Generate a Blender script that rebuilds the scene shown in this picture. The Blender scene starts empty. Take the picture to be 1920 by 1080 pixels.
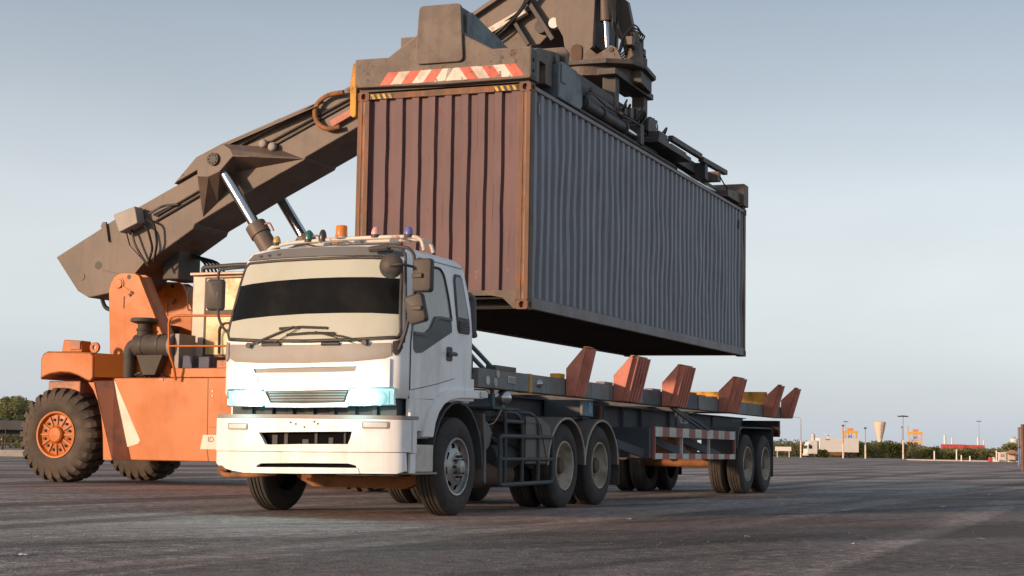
import bpy, bmesh, math, random
from mathutils import Vector, Matrix, noise
random.seed(7)
sc = bpy.context.scene
col = sc.collection
R = math.radians

# ------------------------------------------------------------------ camera, sky, sun, exposure
cam = bpy.data.objects.new('camera', bpy.data.cameras.new('camera')); col.objects.link(cam)
cam.data.sensor_width = 36.0; cam.data.lens = 36.0 * 3011 / 1920
cam.data.clip_start = 0.1; cam.data.clip_end = 6000
cam.location = (0, 0, 0.718)
cam.rotation_mode = 'XYZ'
cam.rotation_euler = (Matrix.Rotation(R(90 + 5.72), 3, 'X') @ Matrix.Rotation(R(0.95), 3, 'Z')).to_euler()
sc.camera = cam
SUN_DIR = Vector((-0.802, -0.597, 0)).normalized()
SUN_EL = R(10)
SUN_DIR = Vector((SUN_DIR.x * math.cos(SUN_EL), SUN_DIR.y * math.cos(SUN_EL), math.sin(SUN_EL)))
w = bpy.data.worlds.new('World'); sc.world = w; w.use_nodes = True
nt = w.node_tree; bg = nt.nodes['Background']
sky = nt.nodes.new('ShaderNodeTexSky'); sky.sky_type = 'NISHITA'; sky.sun_disc = False
sky.sun_elevation = SUN_EL; sky.sun_rotation = math.atan2(SUN_DIR.x, SUN_DIR.y)
sky.altitude = 0; sky.air_density = 1.0; sky.dust_density = 2.2; sky.ozone_density = 2.0
hsv = nt.nodes.new('ShaderNodeHueSaturation'); hsv.inputs['Saturation'].default_value = 0.75
nt.links.new(sky.outputs[0], hsv.inputs['Color'])
# pale evening haze, darker with height, then held bright overhead to lift shaded sides, the same in every direction
wtc = nt.nodes.new('ShaderNodeTexCoord'); wsx = nt.nodes.new('ShaderNodeSeparateXYZ'); nt.links.new(wtc.outputs['Generated'], wsx.inputs[0])
hr_ = nt.nodes.new('ShaderNodeValToRGB'); nt.links.new(wsx.outputs['Z'], hr_.inputs[0])
el = hr_.color_ramp.elements; el[0].position = 0.0; el[0].color = (0.60, 0.655, 0.745, 1); el[1].position = 0.7; el[1].color = (0.27, 0.33, 0.40, 1)
for ps_, c_ in ((0.045, (0.605, 0.655, 0.725, 1)), (0.11, (0.655, 0.678, 0.70, 1)), (0.16, (0.59, 0.612, 0.64, 1)), (0.215, (0.43, 0.46, 0.50, 1)), (0.29, (0.265, 0.305, 0.36, 1))):
    e_ = el.new(ps_); e_.color = c_
hm = nt.nodes.new('ShaderNodeVectorMath'); hm.operation = 'SCALE'; hm.inputs['Scale'].default_value = 5.0; nt.links.new(hr_.outputs[0], hm.inputs[0])
cmap = nt.nodes.new('ShaderNodeMapping'); cmap.inputs['Scale'].default_value = (1, 1, 5); nt.links.new(wtc.outputs['Generated'], cmap.inputs['Vector'])
cno = nt.nodes.new('ShaderNodeTexNoise'); cno.inputs['Scale'].default_value = 2.2; cno.inputs['Detail'].default_value = 5; cno.inputs['Distortion'].default_value = 0.6; nt.links.new(cmap.outputs[0], cno.inputs['Vector'])
cmr = nt.nodes.new('ShaderNodeMapRange'); cmr.inputs['From Min'].default_value = 0.3; cmr.inputs['From Max'].default_value = 0.7; cmr.inputs['To Min'].default_value = 4.65; cmr.inputs['To Max'].default_value = 5.3; nt.links.new(cno.outputs['Fac'], cmr.inputs['Value']); nt.links.new(cmr.outputs[0], hm.inputs['Scale'])
mx = nt.nodes.new('ShaderNodeMix'); mx.data_type = 'RGBA'
fr0 = nt.nodes.new('ShaderNodeMapRange'); fr0.inputs['From Min'].default_value = 0.0; fr0.inputs['From Max'].default_value = 0.6; fr0.inputs['To Min'].default_value = 0.70; fr0.inputs['To Max'].default_value = 0.75
nt.links.new(wsx.outputs['Z'], fr0.inputs['Value']); nt.links.new(fr0.outputs[0], mx.inputs['Factor']); nt.links.new(hsv.outputs[0], mx.inputs[6]); nt.links.new(hm.outputs[0], mx.inputs[7])
nt.links.new(mx.outputs[2], bg.inputs['Color'])
bg.inputs['Strength'].default_value = 0.15
sl = bpy.data.lights.new('sun', 'SUN'); sl.energy = 2.5; sl.angle = R(2.5); sl.color = (1.0, 0.66, 0.43)
so = bpy.data.objects.new('sun', sl); col.objects.link(so)
so.rotation_euler = SUN_DIR.to_track_quat('Z', 'Y').to_euler(); so.location = SUN_DIR * 60
sc.view_settings.view_transform = 'Standard'; sc.view_settings.look = 'None'
sc.view_settings.exposure = 0.7; sc.view_settings.gamma = 1.0; sc.view_settings.use_curve_mapping = False
sc.render.engine = 'CYCLES'

# ------------------------------------------------------------------ frames: u = along the truck (rearwards), v = across (away from the near side)
HD = R(22.68)
TM = Matrix(((math.sin(HD), -math.cos(HD), 0, -0.526), (math.cos(HD), math.sin(HD), 0, 17.18), (0, 0, 1, 0), (0, 0, 0, 1)))
CM = Matrix(((0.3615, -0.9324, 0.0002, 0.194), (0.9323, 0.3614, -0.0107, 20.075), (0.0099, 0.0041, 0.9999, 2.471), (0, 0, 0, 1)))

# ------------------------------------------------------------------ materials
MATS = {}
def lin(c): return tuple(c) + (1.0,) if len(c) == 3 else tuple(c)
def mat(name, base, rough=0.55, metal=0.0, var=0.18, dirt=None, damt=0.4, dscale=2.0, streak=0.0, rust=0.0, rustc=(0.16, 0.055, 0.02), bump=0.04, bscale=40, emit=None, es=0, coat=0.0, spec=0.5, vscale=1.3, strkc=None, chips=None, camt=0.8, cthr=0.62, cscale=16):
    if name in MATS: return MATS[name]
    m = bpy.data.materials.new(name); m.use_nodes = True; MATS[name] = m
    n = m.node_tree.nodes; l = m.node_tree.links; p = n['Principled BSDF']
    p.inputs['Roughness'].default_value = rough; p.inputs['Metallic'].default_value = metal
    p.inputs['Coat Weight'].default_value = coat; p.inputs['Specular IOR Level'].default_value = spec
    if emit:
        p.inputs['Emission Color'].default_value = lin(emit); p.inputs['Emission Strength'].default_value = es
    tc = n.new('ShaderNodeTexCoord')
    def nz(scale, detail=6, mp=None, rough_=0.6):
        t = n.new('ShaderNodeTexNoise'); t.inputs['Scale'].default_value = scale; t.inputs['Detail'].default_value = detail
        t.inputs['Roughness'].default_value = rough_
        if mp:
            q = n.new('ShaderNodeMapping'); q.inputs['Scale'].default_value = mp; l.new(tc.outputs['Object'], q.inputs['Vector']); l.new(q.outputs[0], t.inputs['Vector'])
        else: l.new(tc.outputs['Object'], t.inputs['Vector'])
        return t.outputs['Fac']
    def ramp(s, a, b, va=0.0, vb=1.0):
        r = n.new('ShaderNodeMapRange'); r.inputs['From Min'].default_value = a; r.inputs['From Max'].default_value = b
        r.inputs['To Min'].default_value = va; r.inputs['To Max'].default_value = vb; r.clamp = True
        l.new(s, r.inputs['Value']); return r.outputs[0]
    def mix(fac, a, b):
        x = n.new('ShaderNodeMix'); x.data_type = 'RGBA'
        l.new(fac, x.inputs['Factor'])
        for s, i in ((a, 6), (b, 7)):
            if isinstance(s, tuple): x.inputs[i].default_value = lin(s)
            else: l.new(s, x.inputs[i])
        return x.outputs[2]
    lo = tuple(max(0, c * (1 - var)) for c in base); hi = tuple(min(1, c * (1 + var)) for c in base)
    c = mix(ramp(nz(vscale, 8), 0.3, 0.7), lo, hi)
    rs = None
    if dirt:
        d = ramp(nz(dscale, 9, None, 0.68), 0.46, 0.64, 0, damt); c = mix(d, c, tuple(dirt)); rs = d
    if streak:
        s = ramp(nz(1.0, 5, (9, 9, 0.45)), 0.5, 0.68, 0, streak); c = mix(s, c, tuple(strkc or dirt or (0.03, 0.025, 0.02)))
    if rust:
        r0 = ramp(nz(3.3, 12, None, 0.72), 0.66 - 0.2 * rust, 0.72 - 0.16 * rust, 0, 0.9); c = mix(r0, c, tuple(rustc)); rs = r0
    if chips:
        k0 = ramp(nz(cscale, 8, None, 0.7), cthr, cthr + 0.03, 0, camt); k1 = ramp(nz(1.1, 4), 0.44, 0.58); mu = n.new('ShaderNodeMath'); mu.operation = 'MULTIPLY'; l.new(k0, mu.inputs[0]); l.new(k1, mu.inputs[1]); c = mix(mu.outputs[0], c, tuple(chips))
    l.new(c, p.inputs['Base Color'])
    if rs is not None:
        l.new(ramp(rs, 0, 1, rough, min(1, rough + 0.3)), p.inputs['Roughness'])
    if bump:
        b = n.new('ShaderNodeBump'); b.inputs['Strength'].default_value = bump * 3; b.inputs['Distance'].default_value = 0.01
        l.new(nz(bscale, 4), b.inputs['Height']); l.new(b.outputs[0], p.inputs['Normal'])
    return m

DIRT = (0.10, 0.075, 0.055)
def setup_mats():
    mat('white_paint', (0.85, 0.845, 0.84), 0.38, var=0.05, dirt=(0.6, 0.54, 0.48), damt=0.4, dscale=1.6, streak=0.22, strkc=(0.4, 0.34, 0.28), coat=0.15, bump=0.01)
    mat('old_white', (0.62, 0.58, 0.52), 0.5, var=0.1, dirt=(0.3, 0.22, 0.15), damt=0.5, rust=0.25, streak=0.3)
    mat('panel_grey', (0.26, 0.235, 0.215), 0.5, var=0.1, dirt=(0.4, 0.34, 0.28), damt=0.4, streak=0.15)
    mat('trim_black', (0.035, 0.03, 0.028), 0.5, var=0.25, dirt=(0.12, 0.09, 0.07), damt=0.5)
    mat('plastic_grey', (0.11, 0.115, 0.12), 0.55, var=0.12, dirt=(0.14, 0.12, 0.1), damt=0.4)
    mat('mirror_brown', (0.05, 0.04, 0.034), 0.55, var=0.15, dirt=(0.11, 0.085, 0.065), damt=0.5)
    mat('film_pale', (0.50, 0.51, 0.42), 0.16, var=0.04, dirt=(0.4, 0.38, 0.3), damt=0.3, bump=0, coat=0.4)
    mat('glass_dark', (0.008, 0.008, 0.008), 0.12, spec=0.12, var=0.2, dirt=(0.016, 0.015, 0.013), damt=0.5, bump=0)
    mat('glass_side', (0.33, 0.32, 0.28), 0.1, var=0.06, dirt=(0.3, 0.26, 0.2), damt=0.4, bump=0, streak=0.25, strkc=(0.2, 0.18, 0.14), coat=0.3)  # grey-beige of the reflected sky put into the glass colour
    mat('glass_rear', (0.09, 0.09, 0.09), 0.06, var=0.3, bump=0, coat=0.3)
    mat('tyre', (0.038, 0.035, 0.033), 0.85, var=0.25, dirt=(0.10, 0.08, 0.065), damt=0.55, dscale=3.5, bump=0.1)
    mat('tyre_dusty', (0.075, 0.058, 0.046), 0.9, var=0.25, dirt=(0.15, 0.115, 0.085), damt=0.6, dscale=2.2, bump=0.1)
    mat('rim_chrome', (0.42, 0.41, 0.39), 0.38, 0.75, var=0.2, dirt=(0.13, 0.1, 0.08), damt=0.7, dscale=5, rust=0.12)
    mat('rim_cream', (0.46, 0.40, 0.32), 0.6, 0.1, var=0.2, dirt=(0.16, 0.11, 0.07), damt=0.75, dscale=4, rust=0.2)
    mat('hub_dark', (0.06, 0.05, 0.045), 0.6, 0.4, dirt=(0.14, 0.1, 0.07), damt=0.6, dscale=6)
    mat('chassis', (0.055, 0.066, 0.074), 0.65, var=0.2, dirt=(0.09, 0.075, 0.06), damt=0.5, dscale=3)
    mat('chassis_brown', (0.09, 0.055, 0.035), 0.75, dirt=(0.16, 0.09, 0.05), damt=0.6, dscale=4)
    mat('axle_orange', (0.30, 0.12, 0.04), 0.75, dirt=(0.1, 0.06, 0.04), damt=0.7, dscale=4)
    mat('rack_white', (0.66, 0.58, 0.48), 0.5, rust=0.62, rustc=(0.3, 0.1, 0.03), bscale=30)
    mat('fender_dark', (0.125, 0.113, 0.102), 0.6, dirt=(0.2, 0.16, 0.12), damt=0.5, dscale=2.5, streak=0.25)
    mat('edge_pale', (0.42, 0.36, 0.3), 0.6)
    mat('steel_blue', (0.12, 0.19, 0.21), 0.5, 0.3, dirt=(0.1, 0.08, 0.06), damt=0.3)
    mat('steel_bright', (0.52, 0.52, 0.52), 0.22, 0.95, var=0.1, dirt=(0.2, 0.17, 0.14), damt=0.35, bump=0.01)
    mat('chrome_rod', (0.62, 0.62, 0.63), 0.16, 1.0, var=0.05, dirt=(0.25, 0.2, 0.16), damt=0.3, bump=0)
    mat('trailer_grey', (0.18, 0.20, 0.20), 0.6, var=0.22, dirt=(0.15, 0.115, 0.085), damt=0.6, dscale=1.8, rust=0.25, streak=0.35, strkc=(0.06, 0.06, 0.06), chips=(0.2, 0.1, 0.05), camt=0.8, cthr=0.63)
    mat('trailer_dark', (0.065, 0.078, 0.094), 0.6, var=0.2, dirt=(0.09, 0.07, 0.055), damt=0.5, dscale=2)
    mat('yellow_rust', (0.66, 0.32, 0.035), 0.65, var=0.2, dirt=(0.2, 0.1, 0.03), damt=0.8, dscale=5, rust=0.35)
    mat('guide_red', (0.60, 0.20, 0.135), 0.6, var=0.2, dirt=(0.3, 0.1, 0.065), damt=0.55, dscale=3, rust=0.15, chips=(0.14, 0.06, 0.035), camt=0.9, cthr=0.62)
    mat('guard_red', (0.36, 0.11, 0.095), 0.6, dirt=(0.2, 0.12, 0.1), damt=0.5, dscale=5)
    mat('guard_white', (0.58, 0.56, 0.50), 0.6, dirt=(0.3, 0.25, 0.2), damt=0.5, dscale=5)
    mat('box_maroon', (0.122, 0.062, 0.07), 0.6, var=0.16, dirt=(0.085, 0.05, 0.055), damt=0.5, dscale=1.4, streak=0.5, strkc=(0.175, 0.08, 0.066), rust=0.2, rustc=(0.22, 0.08, 0.04), chips=(0.27, 0.13, 0.08), camt=0.8, cthr=0.63, cscale=11)
    mat('box_slate_shade', (0.20, 0.205, 0.235), 0.5, var=0.14, dirt=(0.145, 0.14, 0.15), damt=0.45, dscale=1.1, streak=0.45, strkc=(0.12, 0.12, 0.138), rust=0.12, rustc=(0.2, 0.12, 0.08), chips=(0.32, 0.33, 0.36), camt=0.5, cthr=0.65, cscale=9)  # blue shade of the container's long side, put into its colour as slate
    mat('box_rail', (0.23, 0.22, 0.225), 0.6, var=0.2, dirt=(0.15, 0.115, 0.095), damt=0.55, dscale=2, rust=0.2, chips=(0.16, 0.07, 0.035), camt=0.9, cthr=0.6, cscale=12)
    mat('post_rust', (0.17, 0.085, 0.05), 0.7, var=0.3, dirt=(0.10, 0.07, 0.052), damt=0.8, dscale=3, streak=0.7, strkc=(0.36, 0.13, 0.045), rust=0.35, rustc=(0.33, 0.105, 0.03), chips=(0.42, 0.25, 0.17), camt=0.8, cthr=0.64, cscale=10)
    mat('post_edge', (0.14, 0.115, 0.09), 0.75, var=0.3, dirt=(0.22, 0.17, 0.13), damt=0.7, dscale=6)
    mat('under_black', (0.018, 0.016, 0.015), 0.8)
    mat('orange', (0.52, 0.14, 0.015), 0.4, var=0.07, dirt=(0.42, 0.105, 0.014), damt=0.35, dscale=0.9, streak=0.22, strkc=(0.34, 0.10, 0.02), spec=0.3, bump=0.012, chips=(0.12, 0.05, 0.025), camt=0.7, cthr=0.66)
    mat('orange_worn', (0.50, 0.20, 0.10), 0.6, var=0.15, dirt=(0.2, 0.12, 0.1), damt=0.7, dscale=3, rust=0.15)
    mat('boom_brown', (0.135, 0.10, 0.079), 0.55, var=0.14, dirt=(0.075, 0.058, 0.048), damt=0.6, dscale=1.1, streak=0.4, strkc=(0.07, 0.053, 0.043), rust=0.12, chips=(0.045, 0.032, 0.026), camt=0.85, cthr=0.62)
    mat('boom_dark', (0.055, 0.048, 0.044), 0.6, var=0.2, dirt=(0.10, 0.075, 0.06), damt=0.5, dscale=2.4, rust=0.08)
    mat('spread_brown', (0.15, 0.115, 0.092), 0.6, var=0.2, dirt=(0.07, 0.053, 0.044), damt=0.75, dscale=2.4, rust=0.32, rustc=(0.15, 0.06, 0.028), streak=0.45, chips=(0.035, 0.026, 0.022), camt=0.9, cthr=0.58, cscale=12)
    mat('spread_dark', (0.042, 0.039, 0.038), 0.6, var=0.3, dirt=(0.13, 0.095, 0.07), damt=0.55, dscale=2.5, rust=0.12)
    mat('spread_blue', (0.13, 0.155, 0.17), 0.5, var=0.15, dirt=(0.06, 0.06, 0.06), damt=0.6, dscale=3, streak=0.3)
    mat('hazard_red', (0.62, 0.085, 0.045), 0.5, var=0.1, dirt=(0.35, 0.12, 0.09), damt=0.6, dscale=4, chips=(0.09, 0.065, 0.05), camt=0.9, cthr=0.58, cscale=9)
    mat('hazard_white', (0.66, 0.60, 0.52), 0.5, var=0.1, dirt=(0.4, 0.3, 0.23), damt=0.6, dscale=4, chips=(0.09, 0.065, 0.05), camt=0.9, cthr=0.57, cscale=9)
    mat('hazard_yellow', (0.62, 0.38, 0.05), 0.6, dirt=(0.2, 0.12, 0.05), damt=0.6, dscale=8)
    mat('hazard_black', (0.03, 0.025, 0.022), 0.6)
    mat('pink_paint', (0.55, 0.2, 0.15), 0.6, dirt=(0.3, 0.12, 0.08), damt=0.5)
    mat('hose', (0.02, 0.018, 0.017), 0.55)
    mat('rubber_dust', (0.06, 0.05, 0.042), 0.7, dirt=(0.12, 0.09, 0.07), damt=0.6, dscale=4)
    mat('cabin_cream', (0.62, 0.50, 0.40), 0.5, dirt=(0.35, 0.22, 0.13), damt=0.5, dscale=2.5, rust=0.1)
    mat('cabin_yellow', (0.56, 0.40, 0.16), 0.35, var=0.1, dirt=(0.4, 0.26, 0.1), damt=0.6, dscale=3)
    mat('box_blue', (0.04, 0.06, 0.12), 0.6, dirt=(0.2, 0.16, 0.13), damt=0.7, dscale=5)
    mat('lamp_clear', (0.62, 0.60, 0.56), 0.2, bump=0, var=0.08, dirt=(0.4, 0.34, 0.26), damt=0.4)
    mat('lamp_on', (0.30, 0.42, 0.44), 0.08, bump=0, var=0.1, emit=(0.3, 0.85, 0.9), es=0.38, coat=0.5)
    mat('bulb_on', (0.9, 0.95, 1.0), 0.2, bump=0, var=0.0, emit=(0.9, 1.0, 1.0), es=18)
    mat('lens_amber', (0.75, 0.2, 0.02), 0.25, bump=0, coat=0.3)
    mat('lens_yellow', (0.5, 0.33, 0.08), 0.3, bump=0)
    mat('lens_green', (0.02, 0.14, 0.09), 0.25, bump=0, coat=0.3)
    mat('lens_dark', (0.03, 0.035, 0.03), 0.25, bump=0, coat=0.3)
    mat('lens_pink', (0.62, 0.32, 0.30), 0.3, bump=0)
    mat('lens_blue', (0.13, 0.15, 0.42), 0.25, bump=0, coat=0.3)
    mat('lens_red', (0.4, 0.04, 0.04), 0.3, bump=0)
    mat('sticker_blue', (0.03, 0.2, 0.36), 0.5)
    mat('text_white', (0.68, 0.70, 0.72), 0.6, dirt=(0.3, 0.3, 0.3), damt=0.4, dscale=10)
    mat('text_dark', (0.14, 0.09, 0.06), 0.6)
    mat('cream_mark', (0.78, 0.66, 0.55), 0.5, var=0.05, dirt=(0.6, 0.35, 0.18), damt=0.5)
    mat('concrete', (0.40, 0.37, 0.33), 0.85, dirt=(0.2, 0.17, 0.14), damt=0.5, dscale=0.6)
    mat('far_white', (0.78, 0.74, 0.68), 0.6, var=0.05)
    mat('far_pink', (0.74, 0.58, 0.48), 0.6, var=0.05)
    mat('far_yellow', (0.68, 0.36, 0.05), 0.6, var=0.1)
    mat('far_orange', (0.62, 0.23, 0.08), 0.6, var=0.1)
    mat('far_red', (0.52, 0.07, 0.06), 0.6, var=0.1)
    mat('far_grey', (0.33, 0.34, 0.35), 0.6, var=0.1)
    mat('far_dark', (0.05, 0.05, 0.055), 0.6)
    mat('far_blue', (0.10, 0.16, 0.30), 0.6, dirt=(0.3, 0.3, 0.34), damt=0.5)
    mat('roof_tile', (0.42, 0.2, 0.13), 0.8)
    mat('paper', (0.6, 0.58, 0.55), 0.8, var=0.1)
    mat('grit', (0.13, 0.115, 0.105), 0.9, var=0.9, vscale=11)
    mat('void_black', (0.005, 0.005, 0.005), 0.9, spec=0.1)
    mat('bark', (0.09, 0.065, 0.045), 0.9)
setup_mats()
# worn edges: bare or rusty steel showing on the bevels of painted parts
WEAR = {}
for k_, wc, bc in (('boom_brown', (0.24, 0.19, 0.155), (0.135, 0.10, 0.079)), ('spread_brown', (0.25, 0.19, 0.15), (0.15, 0.115, 0.092)), ('spread_dark', (0.15, 0.12, 0.10), (0.042, 0.039, 0.038)), ('spread_blue', (0.22, 0.22, 0.22), (0.13, 0.155, 0.17)),
                   ('orange', (0.26, 0.085, 0.03), (0.53, 0.137, 0.014)), ('orange_worn', (0.2, 0.09, 0.05), (0.5, 0.2, 0.1)), ('guide_red', (0.16, 0.075, 0.045), (0.6, 0.2, 0.135)), ('trailer_grey', (0.2, 0.11, 0.065), (0.18, 0.2, 0.2)), ('box_rail', (0.17, 0.08, 0.045), (0.23, 0.22, 0.225)), ('post_rust', (0.32, 0.2, 0.14), (0.17, 0.085, 0.05)), ('cabin_cream', (0.3, 0.14, 0.06), (0.62, 0.5, 0.4))):
    WEAR[k_] = mat('worn_edge_' + k_, wc, 0.55, 0.2, var=0.25, dirt=bc, damt=0.95, dscale=2.6, bump=0.02)

# ------------------------------------------------------------------ mesh helper
class MB:
    def __init__(s): s.bm = bmesh.new()
    def quad(s, *p):
        return s.bm.faces.new([s.bm.verts.new(Vector(q)) for q in p])
    def box(s, a, b):
        x0, y0, z0 = a; x1, y1, z1 = b
        v = [s.bm.verts.new(q) for q in ((x0,y0,z0),(x1,y0,z0),(x1,y1,z0),(x0,y1,z0),(x0,y0,z1),(x1,y0,z1),(x1,y1,z1),(x0,y1,z1))]
        for f in ((3,2,1,0),(4,5,6,7),(0,1,5,4),(1,2,6,5),(2,3,7,6),(3,0,4,7)): s.bm.faces.new([v[i] for i in f])
        return s
    def beam(s, p0, p1, w, h, up=(0,0,1)):
        p0 = Vector(p0); p1 = Vector(p1); d = (p1 - p0).normalized(); a = d.cross(Vector(up))
        if a.length < 1e-4: a = d.cross(Vector((1,0,0)))
        a.normalize(); b = a.cross(d).normalized(); a = a * w / 2; b = b * h / 2
        v = [s.bm.verts.new(q) for q in (p0-a-b, p0+a-b, p0+a+b, p0-a+b, p1-a-b, p1+a-b, p1+a+b, p1-a+b)]
        for f in ((3,2,1,0),(4,5,6,7),(0,1,5,4),(1,2,6,5),(2,3,7,6),(3,0,4,7)): s.bm.faces.new([v[i] for i in f])
        return s
    def ringloft(s, rings, cap0=True, cap1=True, closed=True):
        L = [[s.bm.verts.new(Vector(q)) for q in r] for r in rings]; n = len(L[0])
        for a, b in zip(L, L[1:]):
            for i in range(n if closed else n - 1):
                j = (i + 1) % n; s.bm.faces.new((a[i], a[j], b[j], b[i]))
        if cap0: s.bm.faces.new(L[0][::-1])
        if cap1: s.bm.faces.new(L[-1])
        return s
    def cyl(s, p0, p1, r0, r1=None, n=16, cap=True):
        p0 = Vector(p0); p1 = Vector(p1); r1 = r0 if r1 is None else r1
        d = (p1 - p0).normalized(); a = d.orthogonal().normalized(); b = d.cross(a)
        cs = [(math.cos(t), math.sin(t)) for t in (2 * math.pi * i / n for i in range(n))]
        return s.ringloft([[p0 + (a * c + b * q) * r0 for c, q in cs], [p1 + (a * c + b * q) * r1 for c, q in cs]], cap, cap)
    def lathe(s, prof, o=(0,0,0), axis=(0,1,0), n=32, cap0=False, cap1=False):
        d = Vector(axis).normalized(); a = d.orthogonal().normalized(); b = d.cross(a); o = Vector(o)
        rings = [[o + d * h + (a * math.cos(t) + b * math.sin(t)) * max(r, 1e-4) for t in (2 * math.pi * i / n for i in range(n))] for r, h in prof]
        return s.ringloft(rings, cap0, cap1)
    def tube(s, pts, r, n=8, fil=0.0, seg=4):
        P = [Vector(p) for p in pts]
        if fil:
            Q = [P[0]]
            for i in range(1, len(P) - 1):
                a = P[i-1] - P[i]; b = P[i+1] - P[i]; f = min(fil, a.length * .48, b.length * .48)
                A = P[i] + a.normalized() * f; B = P[i] + b.normalized() * f
                for k in range(seg + 1):
                    t = k / seg; Q.append(A * (1-t)**2 + P[i] * 2*t*(1-t) + B * t*t)
            Q.append(P[-1]); P = Q
        rings = []; a = None
        for i, p in enumerate(P):
            d = (P[min(i+1, len(P)-1)] - P[max(i-1, 0)]).normalized()
            if a is None: a = d.orthogonal().normalized()
            else: a = (a - d * a.dot(d)).normalized()
            b = d.cross(a)
            rings.append([p + (a * math.cos(t) + b * math.sin(t)) * r for t in (2*math.pi*k/n for k in range(n))])
        return s.ringloft(rings)
    def prism(s, poly, ax, a, b):
        def mk(q, w):
            q = list(q); q.insert(ax, w); return q
        return s.ringloft([[mk(q, a) for q in poly], [mk(q, b) for q in poly]])
    def drape(s, poly, fn, ax, cuts, thick):
        """polygon given in the two axes other than ax, cut along the given lines, laid on the surface fn, given thickness"""
        bm = bmesh.new(); o = [i for i in range(3) if i != ax]
        vs = []
        for q in poly:
            c = [0, 0, 0]; c[o[0]] = q[0]; c[o[1]] = q[1]; vs.append(bm.verts.new(c))
        bm.faces.new(vs).normal_update(); bmesh.ops.triangulate(bm, faces=bm.faces[:])
        for k, vals in cuts.items():
            nrm = [0, 0, 0]; nrm[k] = 1
            for val in vals:
                co = [0, 0, 0]; co[k] = val
                bmesh.ops.bisect_plane(bm, geom=bm.verts[:] + bm.edges[:] + bm.faces[:], plane_co=co, plane_no=nrm, dist=1e-6)
        for v in bm.verts: v.co[ax] = fn(v.co[o[0]], v.co[o[1]])
        front = [f for f in bm.faces]
        m = {}
        for v in bm.verts:
            m[v.index] = v
        bm.verts.index_update()
        A = [s.bm.verts.new(v.co) for v in bm.verts]
        B = []
        for v in bm.verts:
            c = v.co.copy(); c[ax] += thick; B.append(s.bm.verts.new(c))
        for f in front:
            i = [v.index for v in f.verts]
            s.bm.faces.new([A[k] for k in i]); s.bm.faces.new([B[k] for k in i[::-1]])
        for e in bm.edges:
            if len(e.link_faces) == 1:
                a, b = e.verts[0].index, e.verts[1].index; s.bm.faces.new((A[a], A[b], B[b], B[a]))
        bm.free(); return s
    def holeplate(s, c, ex, ey, hx, hy, rx, ry, depth, n=24):
        """rectangular plate with an oval hole and the hole's wall and floor"""
        c = Vector(c); ex = Vector(ex); ey = Vector(ey); nz_ = ex.cross(ey)
        out = []; inn = []; dp = []
        for i in range(n):
            t = 2*math.pi*(i+.5)/n; x, y = math.cos(t), math.sin(t); k = max(abs(x), abs(y))
            out.append(s.bm.verts.new(c + ex*(x/k*hx) + ey*(y/k*hy))); inn.append(s.bm.verts.new(c + ex*(x*rx) + ey*(y*ry)))
            dp.append(s.bm.verts.new(c + ex*(x*rx) + ey*(y*ry) - nz_*depth))
        for i in range(n):
            j = (i+1) % n
            s.bm.faces.new((out[i], out[j], inn[j], inn[i])); s.bm.faces.new((inn[i], inn[j], dp[j], dp[i]))
        s.bm.faces.new(dp); return s
    def build(s, name, m, parent=None, bev=0.0, smooth=None, off=(0,0,0), seg=2, loc=None, recalc=True):
        bm = s.bm
        if recalc: bmesh.ops.recalc_face_normals(bm, faces=bm.faces[:])
        ox, oy, oz = off
        if ox or oy or oz: bmesh.ops.translate(bm, verts=bm.verts[:], vec=(-ox, -oy, -oz))
        me = bpy.data.meshes.new(name); bm.to_mesh(me); bm.free()
        me.materials.append(MATS[m] if isinstance(m, str) else m)
        if smooth is not None:
            me.shade_smooth(); me.set_sharp_from_angle(angle=R(smooth))
        o = bpy.data.objects.new(name, me); col.objects.link(o)
        if parent is not None: o.parent = parent
        if loc is not None: o.location = loc
        if bev:
            b = o.modifiers.new('bevel', 'BEVEL'); b.width = bev; b.segments = seg; b.limit_method = 'ANGLE'; b.angle_limit = R(40); b.harden_normals = False
            if m in WEAR: me.materials.append(WEAR[m]); b.material = 1
        return o

class Thing:
    """an Empty at the thing's base; parts are given in the frame's coordinates"""
    def __init__(s, name, label, cat, frame, off=(0,0,0), group=None):
        s.off = off; o = bpy.data.objects.new(name, None); col.objects.link(o); s.o = o
        o.matrix_world = frame @ Matrix.Translation(off); o.empty_display_size = 0.3
        o['label'] = label; o['category'] = cat
        if group: o['group'] = group
    def part(s, mb, name, m, parent=None, **k):
        return mb.build(name, m, parent or s.o, off=s.off, **k)
def tag(o, label, cat, group=None):
    o['label'] = label; o['category'] = cat
    if group: o['group'] = group
    return o
def struct(o): o['kind'] = 'structure'; return o
def text_part(th, txt, size, m, mtx, parent=None, name='lettering'):
    cu = bpy.data.curves.new(name, 'FONT'); cu.body = txt; cu.size = size; cu.extrude = 0.001; cu.align_x = 'CENTER'; cu.align_y = 'CENTER'
    t = bpy.data.objects.new(name, cu); col.objects.link(t)
    dg = bpy.context.evaluated_depsgraph_get(); me = bpy.data.meshes.new_from_object(t.evaluated_get(dg))
    col.objects.unlink(t); bpy.data.objects.remove(t)
    me.transform(mtx); me.transform(Matrix.Translation(Vector(th.off) * -1)); me.materials.clear(); me.materials.append(MATS[m])
    o = bpy.data.objects.new(name, me); col.objects.link(o); o.parent = parent or th.o
    return o
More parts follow.
